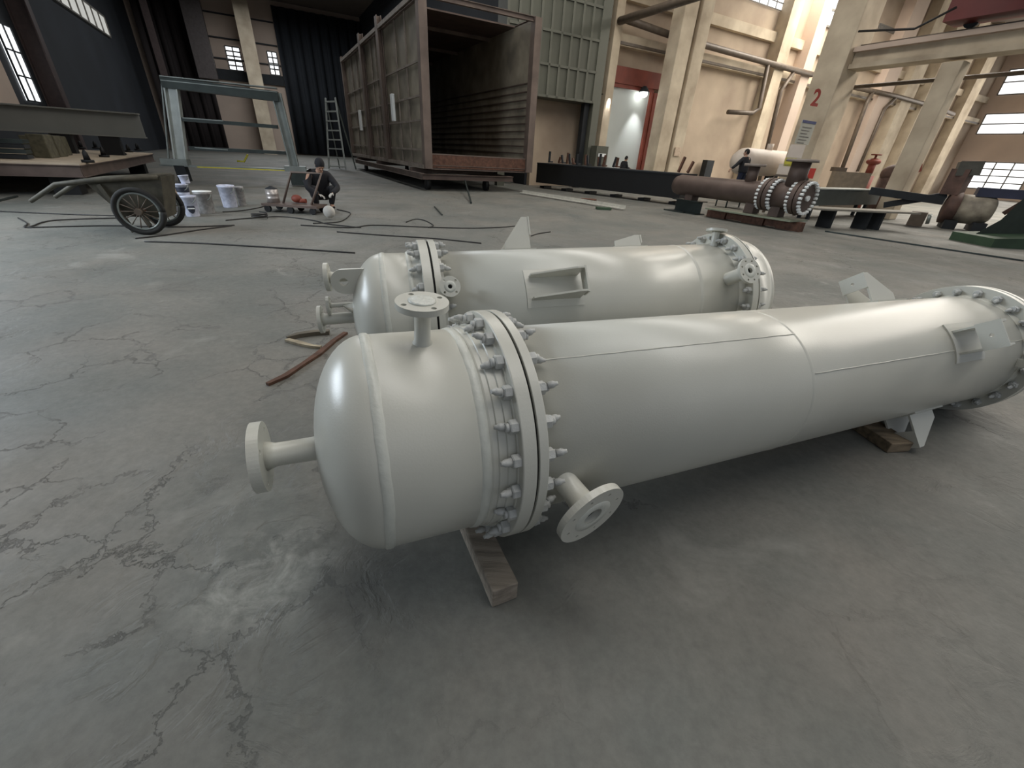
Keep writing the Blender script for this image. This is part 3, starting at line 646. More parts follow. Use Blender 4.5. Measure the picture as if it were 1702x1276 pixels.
# ---- scraps by the vessel heads
def strip(pts, wd, th, name, label, m, cat='strip', tilt=0):
    pts = [Vector(p) for p in pts]; mb = MB(); vs = []; fs = []
    for i, p in enumerate(pts):
        t_ = (pts[min(i+1, len(pts)-1)]-pts[max(i-1, 0)]).normalized(); y = Vector((0, 0, 1)).cross(t_).normalized(); z = t_.cross(y)
        wi = wd[i] if isinstance(wd, list) else wd
        for a_, b_ in ((-1, 0), (1, 0), (1, 1), (-1, 1)): vs.append(p+y*(a_*wi/2)+Vector((0, 0, .002+b_*th)))
    n = len(pts)-1
    for i in range(n):
        for k in range(4): fs.append((i*4+k, i*4+(k+1) % 4, i*4+4+(k+1) % 4, i*4+4+k))
    fs += [(3, 2, 1, 0), (n*4, n*4+1, n*4+2, n*4+3)]
    return tag(mb.add(vs, fs).build(name, m), label, cat)
strip([G(445, 641), G(475, 627), G(505, 607), G(530, 590), G(556, 568), G(575, 555)], [.03, .045, .035, .05, .04, .04], .02, 'rusty_bar', 'long rust-brown bent flat bar on the floor left of the vessels', mat('brown_rusty_bar', S(98, 68, 52), .75, .2, .25, 12))
strip([G(478, 566), G(497, 560), G(525, 556), G(548, 555)], [.02, .05, .055, .05], .035, 'wood_scrap', 'dull grey-brown strip on the floor touching the rear vessel head', mat('drab_scrap', S(106, 98, 84), .8, 0, .2, 10))
strip([G(477, 567), G(500, 573), G(520, 578), G(534, 579)], [.04, .05, .03, .03], .022, 'wood_scrap', 'pale tan splintered strip on the floor between the brown bar and the grey-brown strip', mat('pale_scrap', S(168, 156, 132), .8, 0, .25, 12))
# ------------------------------------------------------------------ background equipment
UP = Vector((0, 0, 1))
def proj(P): v = Vector(P)-EYEP; d = v.dot(_f); return (851+F_PX*v.dot(_r)/d, 638-F_PX*v.dot(_u)/d)
def reach(P, d, px, hi=60.0):                                                 # how far along d until the picture column px
    lo = 0.0; s0 = proj(P)[0] < px
    for _ in range(50):
        m = (lo+hi)/2
        if (proj(P+d*m)[0] < px) == s0: lo = m
        else: hi = m
    return lo
def onP(px, py, P, n): n = Vector(n); d = ray(px, py); return EYEP + d*((Vector(P)-EYEP).dot(n)/d.dot(n))
def RZ(ax): return ax
# ---- large open steel enclosure
P0 = G(711, 280, .8); zt = onV(711, -14, P0).z; zb = .8
LA = reach(P0, A, 589); LB = reach(P0, B, 876)
BOXE = mat('pale_steel_edge', S(150, 138, 126), .6, .1, .2, 3)  # paler tone for edge rails and stiffeners
t = thing('steel_enclosure', 'huge open-fronted brown-grey steel box frame standing on a low trolley', 'enclosure', P0-UP*.8)
def Q(a, b, z): return Vector((P0.x, P0.y, 0))+A*a+B*b+UP*z
H_ = zt-zb; pw = .16
for a, b in ((0, 0), (LA, 0), (0, LB), (LA, LB)): MB().bar(Q(a, b, zb), Q(a, b, zt+(.15 if b == 0 else 0)), .34, .30).build('corner_post', BOXS, t)
a3, a2 = reach(P0, A, 650), reach(P0, A, 621)
for a in (a3, a2): MB().ibeam(Q(a, -.08, zb), Q(a, -.08, zt+.35), .42, .22, .03, up=tuple(B)).build('wall_post', BOXS, t)
for z in (zb+.06, zt-.06):
    MB().bar(Q(0, -.16, z), Q(LA, -.16, z), .05, .14).build('edge_rail', BOXE, t)
    for b in (0, LB): MB().ibeam(Q(0, b, z), Q(LA, b, z), .14, .16, .02).build('side_rail', BOXS, t)
    for a in (0, LA): MB().ibeam(Q(a, 0, z), Q(a, LB, z), .14, .16, .02).build('cross_rail', BOXS, t)
for k in range(1, 4):
    a = LA*k/4; MB().bar(Q(a, 0, zt-.1), Q(a, LB, zt-.1), .1, .14).build('roof_beam', BOXS, t)
wp = MB().bar(Q(0, .07, (zb+zt)/2), Q(LA, .07, (zb+zt)/2), .03, H_-.1).build('wall_panel', BOXP, t)
st = MB()
for (a0, a1) in ((.03, a3/LA-.02), (a3/LA+.02, a2/LA-.02), (a2/LA+.02, .98)):
    for fz in (.12, .31, .46, .66): st.bar(Q(LA*a0, .0, zb+H_*fz), Q(LA*a1, .0, zb+H_*fz), .05, .07)
    for fa in (.33, .62): a = LA*(a0+(a1-a0)*fa); st.bar(Q(a, .02, zb+.1), Q(a, .02, zt-.1), .05, .06, up=tuple(A))
st.build('stiffener', BOXE, wp)
wp2 = MB().bar(Q(.1, LB-.05, (zb+zt)/2), Q(LA, LB-.05, (zb+zt)/2), .04, H_-.1).build('wall_panel', BOXP, t)
st = MB()
for k in range(11): st.bar(Q(.15, LB-.11, zb+.45+k*.28), Q(LA, LB-.11, zb+.45+k*.28), .06, .04)
st.build('stiffener', BRST, wp2)
bw = MB().bar(Q(LA, 0, (zb+zt)/2), Q(LA, LB*.36, (zb+zt)/2), .04, H_-.1).bar(Q(LA, LB*.40, (zb+zt)/2), Q(LA, LB, (zb+zt)/2), .04, H_-.1).bar(Q(LA, LB*.35, zb+.6), Q(LA, LB*.41, zb+.6), .04, 1.0).build('rear_panel', DARK, t)
MB().bar(Q(.1, LB/2, zb+.12), Q(LA, LB/2, zb+.12), LB-.15, .05).build('floor_plate', BRST, t)
MB().bar(Q(-.02, .12, zb+.27), Q(-.02, LB-.1, zb+.27), .06, .46).build('front_sill', RUST, t)
MB().bar(Q(.0, .1, zb+.52), Q(.0, LB-.1, zb+.52), .12, .04).build('sill_edge', BOXS, t)
MB().bar(Q(LA*.10, LB/2, zt-.02), Q(LA*.98, LB/2, zt-.02), LB-.1, .05).build('roof_panel', BRST, t)
for a0, fz in ((reach(P0, A, 669)/LA, .42), (reach(P0, A, 613)/LA, .37)):
    P = Q(LA*a0, -.25, zb+H_*fz); q = t
    tl = thing('tube_lamp', 'white vertical tube lamp box on the %s part of the steel enclosure side' % ('near' if a0 < .5 else 'far'), 'lamp', P-UP*.55)
    MB().bar(P-UP*.55, P+UP*.45, .34, .12, up=tuple(B)).build('housing', WHITEM, tl, bevel=.02)
    for z in (-.35, .3): MB().bar(P+UP*z, P+UP*z+A*.22, .04, .04).build('bracket', WHITEM, tl)
# trolley under it
t = thing('low_trolley', 'low dark steel trolley under the big enclosure', 'trolley', Q(0, 0, 0))
TZ = .52
MB().ibeam(Q(-.15, -.25, TZ), Q(LA*.9, -.25, TZ), .16, .22, .02).build('side_beam', BOXS, t)
MB().ibeam(Q(-.15, LB*.8, TZ), Q(LA*.9, LB*.8, TZ), .16, .22, .02).build('side_beam', BOXS, t)
MB().ibeam(Q(-.2, -.3, TZ), Q(-.2, LB*.82, TZ), .16, .2, .02).build('end_beam', BRST, t)
for k in (.1, .5, .85): MB().bar(Q(LA*k, -.25, .67), Q(LA*k, LB*.8, .67), .2, .2).build('cross_beam', BRST, t)
for a, b in ((.4, .1), (.4, LB*.6), (LA*.8, .1), (LA*.8, LB*.6)):
    MB().cyl(Q(a, b-.08, .21), Q(a, b+.08, .21), .21).build('wheel', BLACK, t)
    MB().bar(Q(a, b, .2), Q(a, b, .42), .12, .12).build('wheel_fork', DARK, t)
a_ = G(768, 300, .3); MB().bar(Q(-.2, LB*.33, .42), G(783, 337, .03), .05, .06).build('tow_bar', DSTEEL, t)
# ---- panelled grey-green cabinet hung on tall legs
PC = onA(984, 172, 20.9); qr = PC.dot(B); ql = P0.dot(B)+LB+.35; z0 = PC.z; z1 = 9.5
t = thing('raised_cabinet', 'grey-green ribbed sheet housing raised on a tall post right of the steel enclosure', 'cabinet', W(19.0, qr, 0))
MB().box(W(21.4, (ql+qr)/2, (z0+z1)/2), (1.0, qr-ql, z1-z0), Matrix((A, B, UP)).transposed()).build('housing', GREYB, t)
rb = MB(); n = 9
for k in range(n+1): q = qr-(qr-ql)*k/n; rb.bar(W(20.87, q, z0), W(20.87, q, z1), .12, .06, up=tuple(A))
k = 0
z = z0+.05
while z < z1: rb.bar(W(20.87, ql, z), W(20.87, qr, z), .06, .1); z += 1.25
rb.build('rib', GREYB2, t)
MB().bar(W(21.1, qr+.28, 0), W(21.1, qr+.28, z1), .45, .5, up=tuple(A)).build('leg', GREYB2, t)
MB().bar(W(21.6, qr+.3, 0), W(21.6, qr+.3, z1), .3, .3, up=tuple(A)).build('leg', GREYB, t)
MB().bar(W(21.2, qr-.2, 0), W(21.2, qr-.2, z0), .3, .3, up=tuple(A)).build('leg', DARK, t)
MB().bar(W(21.2, ql, 0), W(21.2, ql, z0), .4, .3, up=tuple(A)).build('leg', GREYB, t)
# ---- long black girder / plate stack
N_ = G(1118, 341); F_ = G(890, 312); dg = (F_-N_).normalized(); sg = UP.cross(dg)*-1; Lg = (F_-N_).length
gz = onV(1118, 287, N_).z
def gq(s, w, z): return N_+dg*s+sg*w+UP*z
t = thing('girder_bench', 'very long matt-black girder bench running towards the doorway behind the brown exchanger', 'bench', N_)
MB().bar(gq(-.2, .6, gz*.5+.12), gq(Lg, .6, gz*.5+.12), 1.2, gz-.28).build('body', BLACK, t)
MB().bar(gq(-.2, .6, gz-.03), gq(Lg, .6, gz-.03), 1.25, .05).build('top_plate', DARK, t)
for k in range(6): MB().bar(gq(.2+Lg*.19*k, .3, .055), gq(.2+Lg*.19*k, .9, .055), .3, .1).build('foot', BLACK, t)
rnd = random.Random(3)
for k in range(14):
    s_ = Lg*(.42+.04*k); P = gq(s_, .25+rnd.random()*.6, gz+.03)
    o = MB().bar(P, P+UP*(.25+.25*rnd.random())+dg*rnd.uniform(-.12, .12), .07, .09).bar(P+UP*.03, P+UP*.03+sg*.25, .1, .06).build('clamp', DARK if k % 2 else RUST)
    tag(o, 'dark clamp on the black girder bench, %s from its near end' % ['first','second','third','fourth','fifth','sixth','seventh','eighth','ninth','tenth','eleventh','twelfth','thirteenth','fourteenth'][k], 'clamp', 'clamps on the black girder bench')
for (px, hh) in ((1128, .55), (1140, .4)):
    P = onV(px, 287, gq(0, 1.4, 0)); P = gq(.5 if px == 1128 else .1, .9, gz+.03)
    tag(MB().bar(P, P+UP*hh+B*.2, .08, .1).build('steel_offcut', RUST), 'rusty offcut leaning up on the near end of the black bench, %s one' % ('taller' if hh > .5 else 'shorter'), 'offcut')
# plank on the floor
p0, p1 = G(866, 320, .05), G(1037, 347, .05)
o = MB().bar(p0, p1, .16, .02).bar(p0+B*.07+UP*.05, p1+B*.07+UP*.05, .015, .11).build('angle_bar', mat('pale_angle_steel', S(206, 202, 190), .45, .1)); tag(o, 'long pale steel angle lying on the floor in front of the black bench', 'steel bar')
tag(MB().box(G(1003, 346, .04), (.5, .3, .07)).build('steel_offcut', GREEN), 'small dark green block beside the pale steel angle on the floor', 'offcut')
mb = MB()
for k in range(3): mb.tube([G(978, 335, .06)+Vector((.28*math.cos(a/10*6.28), .16*math.sin(a/10*6.28), .04*k)) for a in range(11)], .03, 6)
tag(mb.build('cable_coil', RUST), 'small brown coil lying behind the pale steel angle', 'coil')
tag(MB().bar(G(722, 343, .02), G(735, 357, .02), .03, .02).build('thin_rod', DSTEEL), 'short dark rod on the floor in front of the trolley', 'rod')
# ---- brown exchanger on its stands
Pr = onV(1333, 329, G(1325, 384)); Pl = onV(1124, 304, G(1128, 350)); Pl.z = Pr.z
X = Pr-Pl; XL = X.length; xa = X.normalized()
def xs(px):  # station along the axis whose centre lies at the picture column
    return reach(Pl, xa, px, XL*1.25)
rr = (onV(1124, 287, Pl).z-onV(1124, 321, Pl).z)/2*.98; rfl = (onV(1335, 299, Pr).z-onV(1335, 358, Pr).z)/2
t = thing('brown_exchanger', 'long brown primed exchanger with white-dotted bolted flanges on low stands', 'vessel', Vector((Pr.x, Pr.y, 0)))
def XP(s, up=0, sd=0): return Pl+xa*s+UP*up+(xa.cross(UP))*sd
s1, s2, s3 = xs(1274), xs(1292), xs(1326)
MB().lathe([(0, rr*.55), (.05, rr*.85), (.2, rr), (s1-.5, rr), (s1-.15, rfl*.8), (s1, rfl*.8)], Pl, Pl+xa, 40).build('shell', BRST, t)
def flr(s, th, r, nm): return MB().lathe([(s, r), (s+th, r)], Pl, Pl+xa, 48, True, False).build(nm, BRST, t)
flr(s1, .10, rfl, 'flange'); flr(s1+.13, .12, rfl, 'flange')
MB().lathe([(s2, rfl*.78), (s3, rfl*.78)], Pl, Pl+xa, 40).build('channel', BRST, t)
flr(s3-.02, .12, rfl, 'flange'); flr(s3+.13, .10, rfl, 'cover_plate')
def dots(s, nm='bolt', n=24):
    me = MB().cyl((-.05, 0, 0), (.05, 0, 0), .035, n=8).mesh(nm, WHITEM)
    for k in range(n):
        a = 2*math.pi*k/n; P = XP(s)+(UP*math.cos(a)+xa.cross(UP)*math.sin(a))*rfl*.9
        place(me, nm, t, frameM(P, xa, UP, xa.cross(UP)))
dots(s1-.05); dots(s1+.30); dots(s3-.07); dots(s3+.27)
MB().cyl(XP(s3+.23), XP(s3+.30), .07).build('cover_boss', WHITEM, t)
def stub(s, h, r, rf_): 
    a = MB().cyl(XP(s, rr*.8), XP(s, rr+h), r).build('nozzle', BRST, t); MB().cyl(XP(s, rr+h), XP(s, rr+h+.07), rf_).build('nozzle_flange', mat('dusty_flange_face', S(150, 138, 128), .6), a)
stub(xs(1262)-.4, .38, .16, .30); stub(xs(1313), .55, .24, .40)
for px, h in ((1154, .42), (1258, .30), (1300, .30)):
    s = xs(px); MB().bar(XP(s, -rr*.8), Vector((XP(s).x, XP(s).y, h)), .35, .3, up=tuple(xa)).build('saddle', BRST, t)
# stands
S1 = XP(xs(1150)); S1.z = 0
o = MB().ibeam(S1+UP*.21-xa*.5, S1+UP*.21+xa*.6, .5, .42, .03).bar(S1+UP*.02-xa*.7, S1+UP*.02+xa*.2, .7, .035).build('steel_stand', DSTEEL); tag(o, 'dark grey steel stand under the left end of the brown exchanger', 'stand')
S2 = (XP(xs(1258))+XP(xs(1300)))/2; S2.z = 0
t2 = thing('steel_stand', 'wide low stand with pale green top plate under the exchanger bolted end', 'stand', S2)
MB().bar(S2-xa*1.7+UP*.27, S2+xa*1.1+UP*.27, .9, .04).build('top_plate', mat('pale_green_plate', S(140, 146, 126), .6), t2)
for k in (-1.5, -.2, .9): MB().bar(S2+xa*k, S2+xa*k+UP*.25, .7, .2).build('leg', RUST, t2)
MB().bar(S2-xa*1.5+UP*.13, S2+xa*1.0+UP*.13, .06, .22).build('web', RUST, t2)
# ---- white tank behind, with stand
Pt = onV(1232, 268, W(14.0, 20.0)); tl_ = reach(Pt, B, 1302); rt = (onV(1232, 245, Pt).z-onV(1232, 291, Pt).z)/2
t = thing('white_tank', 'pinkish-white horizontal tank behind the brown exchanger and the dark-clad worker', 'tank', Vector((Pt.x, Pt.y, 0)))
MB().lathe([(-.45, .02), (-.4, rt*.45), (-.25, rt*.75), (-.02, rt*.95), (.2, rt), (tl_-.2, rt), (tl_+.05, rt*.9), (tl_+.25, rt*.5), (tl_+.3, .02)], Pt, Pt+B, 36).build('shell', WTANK, t)
for k in (.2, .8): MB().bar(Vector((Pt.x, Pt.y, 0))+B*tl_*k, Pt+B*tl_*k-UP*rt*.9, .5, .3).build('saddle', DARK, t)
MB().cyl(Pt+B*tl_*.55+UP*rt*.9, Pt+B*tl_*.55+UP*(rt+.25), .14).build('nozzle', WTANK, t)
# ---- people
def person(name, label, J, R_, top=CLOTHD, bot=CLOTHB, face=None, hood=False, glove=SKIN, loc=None, hs=1.0, rs=1.0):
    # J: joints in the world; one continuous skinned body, with jacket, trousers, hair and hands
    t = thing(name, label, 'person', loc)
    def skin(nm, m, chains, rad, rootk):
        idx = {}; vs = []; es = []
        for ch in chains:
            for a, b in zip(ch, ch[1:]):
                for k in (a, b):
                    if k not in idx: idx[k] = len(vs); vs.append(J[k])
                es.append((idx[a], idx[b]))
        me = bpy.data.meshes.new(nm); inv = wm(t).inverted(); me.from_pydata([tuple(inv @ Vector(p)) for p in vs], es, []); me.materials.append(m)
        o = bpy.data.objects.new(nm, me); C.objects.link(o); o.parent = t; WM[o.name] = wm(t)
        md = o.modifiers.new('skin', 'SKIN'); md.use_smooth_shade = True
        for k, i in idx.items():
            d = me.skin_vertices[0].data[i]; r = rad[k]; d.radius = (r, r); d.use_root = (k == rootk)
        sb = o.modifiers.new('smooth', 'SUBSURF'); sb.levels = 1; sb.render_levels = 2
        return o
    r0_ = dict(pelvis=.135, belly=.13, chest=.15, neck=.055, headb=.06, shL=.065, elL=.045, wrL=.03, shR=.065, elR=.045, wrR=.03, hipL=.09, knL=.06, anL=.042, hipR=.09, knR=.06, anR=.042, toL=.038, toR=.038)
    r0 = {k: v*rs for k, v in r0_.items()}
    CH = [['pelvis', 'belly', 'chest', 'neck', 'headb'], ['chest', 'shL', 'elL', 'wrL'], ['chest', 'shR', 'elR', 'wrR'], ['pelvis', 'hipL', 'knL', 'anL', 'toL'], ['pelvis', 'hipR', 'knR', 'anR', 'toR']]
    skin('body', SKIN, CH, r0, 'pelvis')
    r1 = {k: v+(.05 if k in ('pelvis', 'belly', 'chest', 'neck') else .022) for k, v in r0.items()}
    skin('jacket', top, [['pelvis', 'belly', 'chest', 'neck'], ['chest', 'shL', 'elL', 'wrL'], ['chest', 'shR', 'elR', 'wrR']], r1, 'belly')
    skin('trousers', bot, [['pelvis', 'hipL', 'knL', 'anL'], ['pelvis', 'hipR', 'knR', 'anR'], ['belly', 'pelvis']], {k: v+.02 for k, v in r0.items()}, 'pelvis')
    hb = Vector(J['headb']); hd = (Vector(J['head'])-hb).normalized(); fc = (Vector(J['face'])).normalized(); fc = (fc-hd*fc.dot(hd)).normalized(); sd = hd.cross(fc)
    Rm = Matrix((sd, fc, hd)).transposed(); c = Vector(J['head'])
    h = MB().sph(c, .1*hs, (.78, .95, 1.15), Rm, 20, 14).sph(c+fc*.10*hs-hd*.01, .016, (1, 1.3, 1.6), Rm, 8, 6)
    for k in (-1, 1): h.sph(c+sd*k*.08*hs, .022, (.5, .9, 1.4), Rm, 8, 6)
    h.sph(c+fc*.06*hs-hd*.07*hs, .05, (.9, .8, .6), Rm, 10, 8)
    h.build('head', SKIN, t)
    e = MB()
    for k in (-1, 1): e.sph(c+sd*k*.032+fc*.088*hs+hd*.018, .011, (1.3, .6, .7), Rm, 8, 6)
    e.bar(c+fc*.092*hs-hd*.05-sd*.02, c+fc*.092*hs-hd*.05+sd*.02, .008, .006).build('facial_features', HAIR, t)
    MB().sph(c-fc*.015+hd*.022, .107*hs, (.82, .95, 1.12), Rm, 20, 12).build('hair', top if hood else HAIR, t)
    for s, wr, el in (('L', J['wrL'], J['elL']), ('R', J['wrR'], J['elR'])):
        wr = Vector(wr); d = (wr-Vector(el)).normalized(); sdv = d.cross(UP).normalized(); nn = sdv.cross(d); k = 1 if s == 'L' else -1
        R2_ = Matrix((d, sdv, nn)).transposed(); m = MB().sph(wr+d*.055, .05, (1.05, .82, .36), R2_, 10, 8)
        for i, ln in enumerate((.062, .072, .067, .052)):
            o_ = sdv*(k*(.027-.018*i)); b = wr+d*.095+o_; m.tube([b, b+d*ln*.5-nn*.008, b+d*ln*.85-nn*.03, b+d*ln*.8-nn*.05], [.0095, .009, .008, .006], 6)
        b = wr+d*.035+sdv*(k*.035); m.tube([b, b+(d*.6+sdv*k*.6).normalized()*.035, b+d*.055+sdv*k*.03-nn*.02], [.011, .010, .008], 6)
        m.build('hand', glove, t)
    f = MB()
    for an, to in (('anL', 'toL'), ('anR', 'toR')):
        a = Vector(J[an]); b = Vector(J[to]); d = (b-a); d.z = 0; d.normalize(); f.sph(a+d*.06-UP*.035, .05, (2.6, 1, .85), Matrix((d, UP.cross(d), UP)).transposed(), 12, 8)
    f.build('shoes', HAIR, t)
    return t
# crouching worker
wp_ = G(541, 349); n = -Vector((wp_.x, wp_.y, 0)).normalized(); n = (n+B*.25).normalized(); sd = UP.cross(n)
sc_ = 1.22
def wj(f, s, z): return wp_+(n*f+sd*s)*sc_+UP*z*sc_
J = dict(pelvis=wj(-.30, 0, .27), belly=wj(-.27, 0, .42), chest=wj(-.12, 0, .60), neck=wj(-.02, 0, .72), headb=wj(.03, 0, .77), head=wj(.09, 0, .83), face=n*.8-UP*.5,
         shR=wj(-.08, .19, .63), elR=wj(.08, .30, .42), wrR=wj(.22, .13, .34), shL=wj(-.08, -.19, .63), elL=wj(.08, -.30, .42), wrL=wj(.22, -.13, .32),
         hipR=wj(-.26, .10, .26), knR=wj(.08, .20, .44), anR=wj(-.02, .14, .09), toR=wj(.12, .15, .05), hipL=wj(-.26, -.10, .26), knL=wj(.08, -.20, .44), anL=wj(-.02, -.14, .09), toL=wj(.12, -.15, .05))
person('person', 'person in dark jacket and cap crouching on the floor behind the small flat trolley', J, 1, CLOTHD, CLOTHD, hood=True, glove=PALE, loc=wp_, hs=1.25, rs=1.2)
o = MB().sph(G(547, 352, .16), .13, (1, .8, 1.0)).build('rag_bundle', PALE); tag(o, 'pale crumpled rag bundle at the feet of the crouching person', 'rag')
# standing worker by the white tank
ws = onV(1245, 250, W(11.2, 17.6)); top_ = ws.z; base = top_-1.68
wb = Vector((ws.x, ws.y, base)); n = A.copy(); sd = B.copy()
def wj(f, s, z): return wb+n*f+sd*s+UP*z
J = dict(pelvis=wj(0, 0, .92), belly=wj(0, 0, 1.08), chest=wj(.02, -.02, 1.30), neck=wj(.03, -.03, 1.46), headb=wj(.04, -.03, 1.52), head=wj(.06, -.02, 1.60), face=n+sd*-.4,
         shR=wj(.02, .18, 1.38), elR=wj(.05, .22, 1.10), wrR=wj(.16, .18, .90), shL=wj(.02, -.21, 1.36), elL=wj(.06, -.40, 1.18), wrL=wj(.10, -.60, 1.02),
         hipR=wj(0, .09, .88), knR=wj(.02, .10, .48), anR=wj(0, .10, .09), toR=wj(.15, .11, .05), hipL=wj(0, -.09, .88), knL=wj(.03, -.11, .48), anL=wj(0, -.12, .09), toL=wj(.15, -.14, .05))
person('person', 'person in black jacket and navy trousers standing with one arm out at the white tank', J, 1, CLOTHD, CLOTHB, loc=wb)
t = thing('work_platform', 'low work platform the standing person stands on, behind the brown exchanger', 'platform', Vector((wb.x, wb.y, 0)))
MB().box(wb-UP*.03, (1.3, 1.3, .06)).build('deck', DSTEEL, t)
for x in (-.5, .5):
    for y in (-.5, .5): MB().cyl(Vector((wb.x+x, wb.y+y, 0)), Vector((wb.x+x, wb.y+y, base-.06)), .03, n=10).build('leg', DSTEEL, t)
# person by the doorway
pd = onV(1038, 262, W(17.5, 21.0)); gb = Vector((pd.x, pd.y, max(pd.z-1.72, 0))); n = B.copy(); sd = A.copy()
def wj(f, s, z): return gb+n*f+sd*s+UP*z
J = dict(pelvis=wj(0, 0, .92), belly=wj(0, 0, 1.08), chest=wj(.06, 0, 1.30), neck=wj(.09, 0, 1.46), headb=wj(.11, 0, 1.52), head=wj(.15, 0, 1.60), face=n,
         shR=wj(.05, .18, 1.38), elR=wj(.15, .22, 1.12), wrR=wj(.42, .14, 1.10), shL=wj(.05, -.18, 1.38), elL=wj(.15, -.22, 1.12), wrL=wj(.40, -.12, 1.12),
         hipR=wj(0, .09, .88), knR=wj(.02, .10, .48), anR=wj(0, .10, .09), toR=wj(.15, .11, .05), hipL=wj(0, -.09, .88), knL=wj(.03, -.11, .48), anL=wj(0, -.12, .09), toL=wj(.15, -.14, .05))
person('person', 'person in dark clothes standing in front of the white doorway behind the black bench', J, 1, CLOTHD, CLOTHD, loc=gb)
P = onA(997, 246, 20.5); P.z = 0
t = thing('switch_cabinet', 'small grey-green cabinet at the left foot of the white doorway', 'cabinet', P); h0 = onA(1000, 243, 20.5).z
MB().bar(P, P+UP*h0, .8, .5, up=tuple(A)).build('body', GREYB, t); MB().bar(P-A*.27+UP*(h0-.5), P-A*.27+UP*(h0-.35), .5, .04, up=tuple(A)).build('panel', WHITEM, t)
P = onA(1176, 275, 21.5); P.z = 0; tag(MB().bar(P, P+UP*onA(1176, 266, 21.5).z, .7, .4, up=tuple(A)).build('wall_box', DARK), 'small dark upright box against the back wall left of the white tank', 'box')
# ---- right hand clutter
TP = G(1350, 376); d2 = B.copy()
def sq(px, py, P): return onV(px, py, P)
t = thing('work_table', 'dark steel work table right of the bolted exchanger end', 'table', G(1385, 372))
a0, a1 = sq(1352, 312, G(1352, 368)), sq(1462, 318, G(1462, 362)); zz = (a0.z+a1.z)/2; a0.z = a1.z = zz
bk = Vector((-.2, 1, 0)).normalized()
MB().bar(a0-UP*.28+bk*.4, a1-UP*.28+bk*.4, .8, .5).build('top_box', DSTEEL, t)
MB().bar(a0+bk*.4, a1+bk*.4, .85, .04).build('top_plate', STEELG, t)
for s in (.1, .9):
    for w_ in (.1, .5): P = a0+(a1-a0)*s+bk*w_; MB().bar(Vector((P.x, P.y, 0)), P-UP*.5, .1, .1).build('leg', DARK, t)
t = thing('steel_plate_trestle', 'long pale steel plate on dark trestles in front of the work table', 'trestle', G(1440, 385))
a0, a1 = sq(1345, 344, G(1345, 378)), sq(1512, 354, G(1512, 384)); zz = (a0.z+a1.z)/2; a0.z = a1.z = zz
MB().bar(a0, a1, .7, .05).build('plate', mat('pale_steel_plate', S(150, 144, 132), .6), t)
for s in (.55, .68, .2):
    P = a0+(a1-a0)*s; Pg = Vector((P.x, P.y, 0)); MB().bar(Pg, P-UP*.025, .4, .14).build('trestle_leg', DARK, t)
def blob(name, label, cat, parts, loc):
    t = thing(name, label, cat, loc)
    for nm, mb, m in parts: mb.build(nm, m, t)
    return t
def vbox(px0, py0, px1, py1, gpx, gpy, dep=.5):                      # an upright block filling that patch, standing off a ground point
    Pg = G(gpx, gpy); a = onV(px0, (py0+py1)/2, Pg); b = onV(px1, (py0+py1)/2, Pg); z0 = max(onV((px0+px1)/2, py1, Pg).z, .01); z1 = onV((px0+px1)/2, py0, Pg).z
    a.z = b.z = (z0+z1)/2; n = -Vector((Pg.x, Pg.y, 0)).normalized(); return MB().bar(a-n*dep/2, b-n*dep/2, dep, z1-z0), Pg
m, Pg = vbox(1366, 285, 1432, 372, 1400, 348, .9); m2, _ = vbox(1380, 278, 1408, 285, 1400, 348, .5)
blob('concrete_block', 'grey concrete machine base behind the dark work table', 'block', [('block', m, mat('grey_concrete_block', S(140, 130, 116), .85)), ('cap', m2, PIPE)], Pg)
Pg = G(1450, 348); c = onV(1442, 292, Pg); mb1 = MB().cyl(Vector((c.x, c.y, 0)), c, .28).cyl(c+UP*.1, c+UP*.55, .16).sph(c+UP*.62, .26, (1.3, 1, .6))
blob('valve_body', 'brick-red valve shape standing upright behind the dark work table', 'machine', [('body', mb1, REDC), ('spindle', MB().cyl(c+UP*.6, c+UP*.95, .05).cyl(c+UP*.9, c+UP*.95, .22), REDC)], Pg)
Pg = G(1484, 360); c = onV(1480, 300, Pg)
mb1 = MB().cyl(Vector((c.x, c.y, 0)), c+UP*.1, .42).sph(c+UP*.25, .45, (1.1, .8, .8))
blob('mixed_machine', 'brown-red lathe-like machine with a dark slanted arm beside the slim column', 'machine', [('base', mb1, DIRTY), ('arm', MB().bar(c+UP*.4-xa.cross(UP)*.1, c+UP*1.0+_r*.8, .2, .12), DSTEEL), ('head', MB().sph(c+UP*.62+_r*.28, .22), mat('olive_casting', S(108, 98, 78), .7)), ('guard', MB().bar(c+UP*.3+_r*.3, c+UP*.5+_r*.95, .3, .3), REDC)], Pg)
m, Pg = vbox(1510, 352, 1538, 376, 1525, 378, .5); blob('small_motor', 'small grimy boxy motor on the floor left of the big grey drum', 'motor', [('housing', m, PIPE), ('end_cap', MB().cyl(onV(1540, 364, Pg), onV(1547, 364, Pg), .16), STEELG)], Pg)
Pg = G(1620, 384); c0 = onV(1588, 346, Pg); c1 = onV(1652, 345, Pg); c1.z = c0.z; rD = (onV(1620, 324, Pg).z-onV(1620, 374, Pg).z)/2
ax_ = (c1-c0).normalized(); ax_ = (ax_+_f*.25); ax_.z = 0; ax_.normalize(); Ld = (c1-c0).length*1.02
t = thing('drum_machine', 'large machine with a grey-cream drum and brown flywheel disc near the right windows', 'machine', Vector((c0.x, c0.y, 0)))
MB().lathe([(0, rD), (Ld*.7, rD), (Ld*.92, rD*.93), (Ld*1.02, rD*.7)], c0, c0+ax_, 32).build('drum', mat('dusty_drum', S(172, 162, 144), .6, 0, .18, 3, col2=S(112, 104, 92)), t)
MB().lathe([(-.35, rD*.5), (-.3, rD*1.1), (0, rD*1.1), (.02, rD*.9)], c0, c0+ax_, 32).build('flywheel', DIRTY, t)
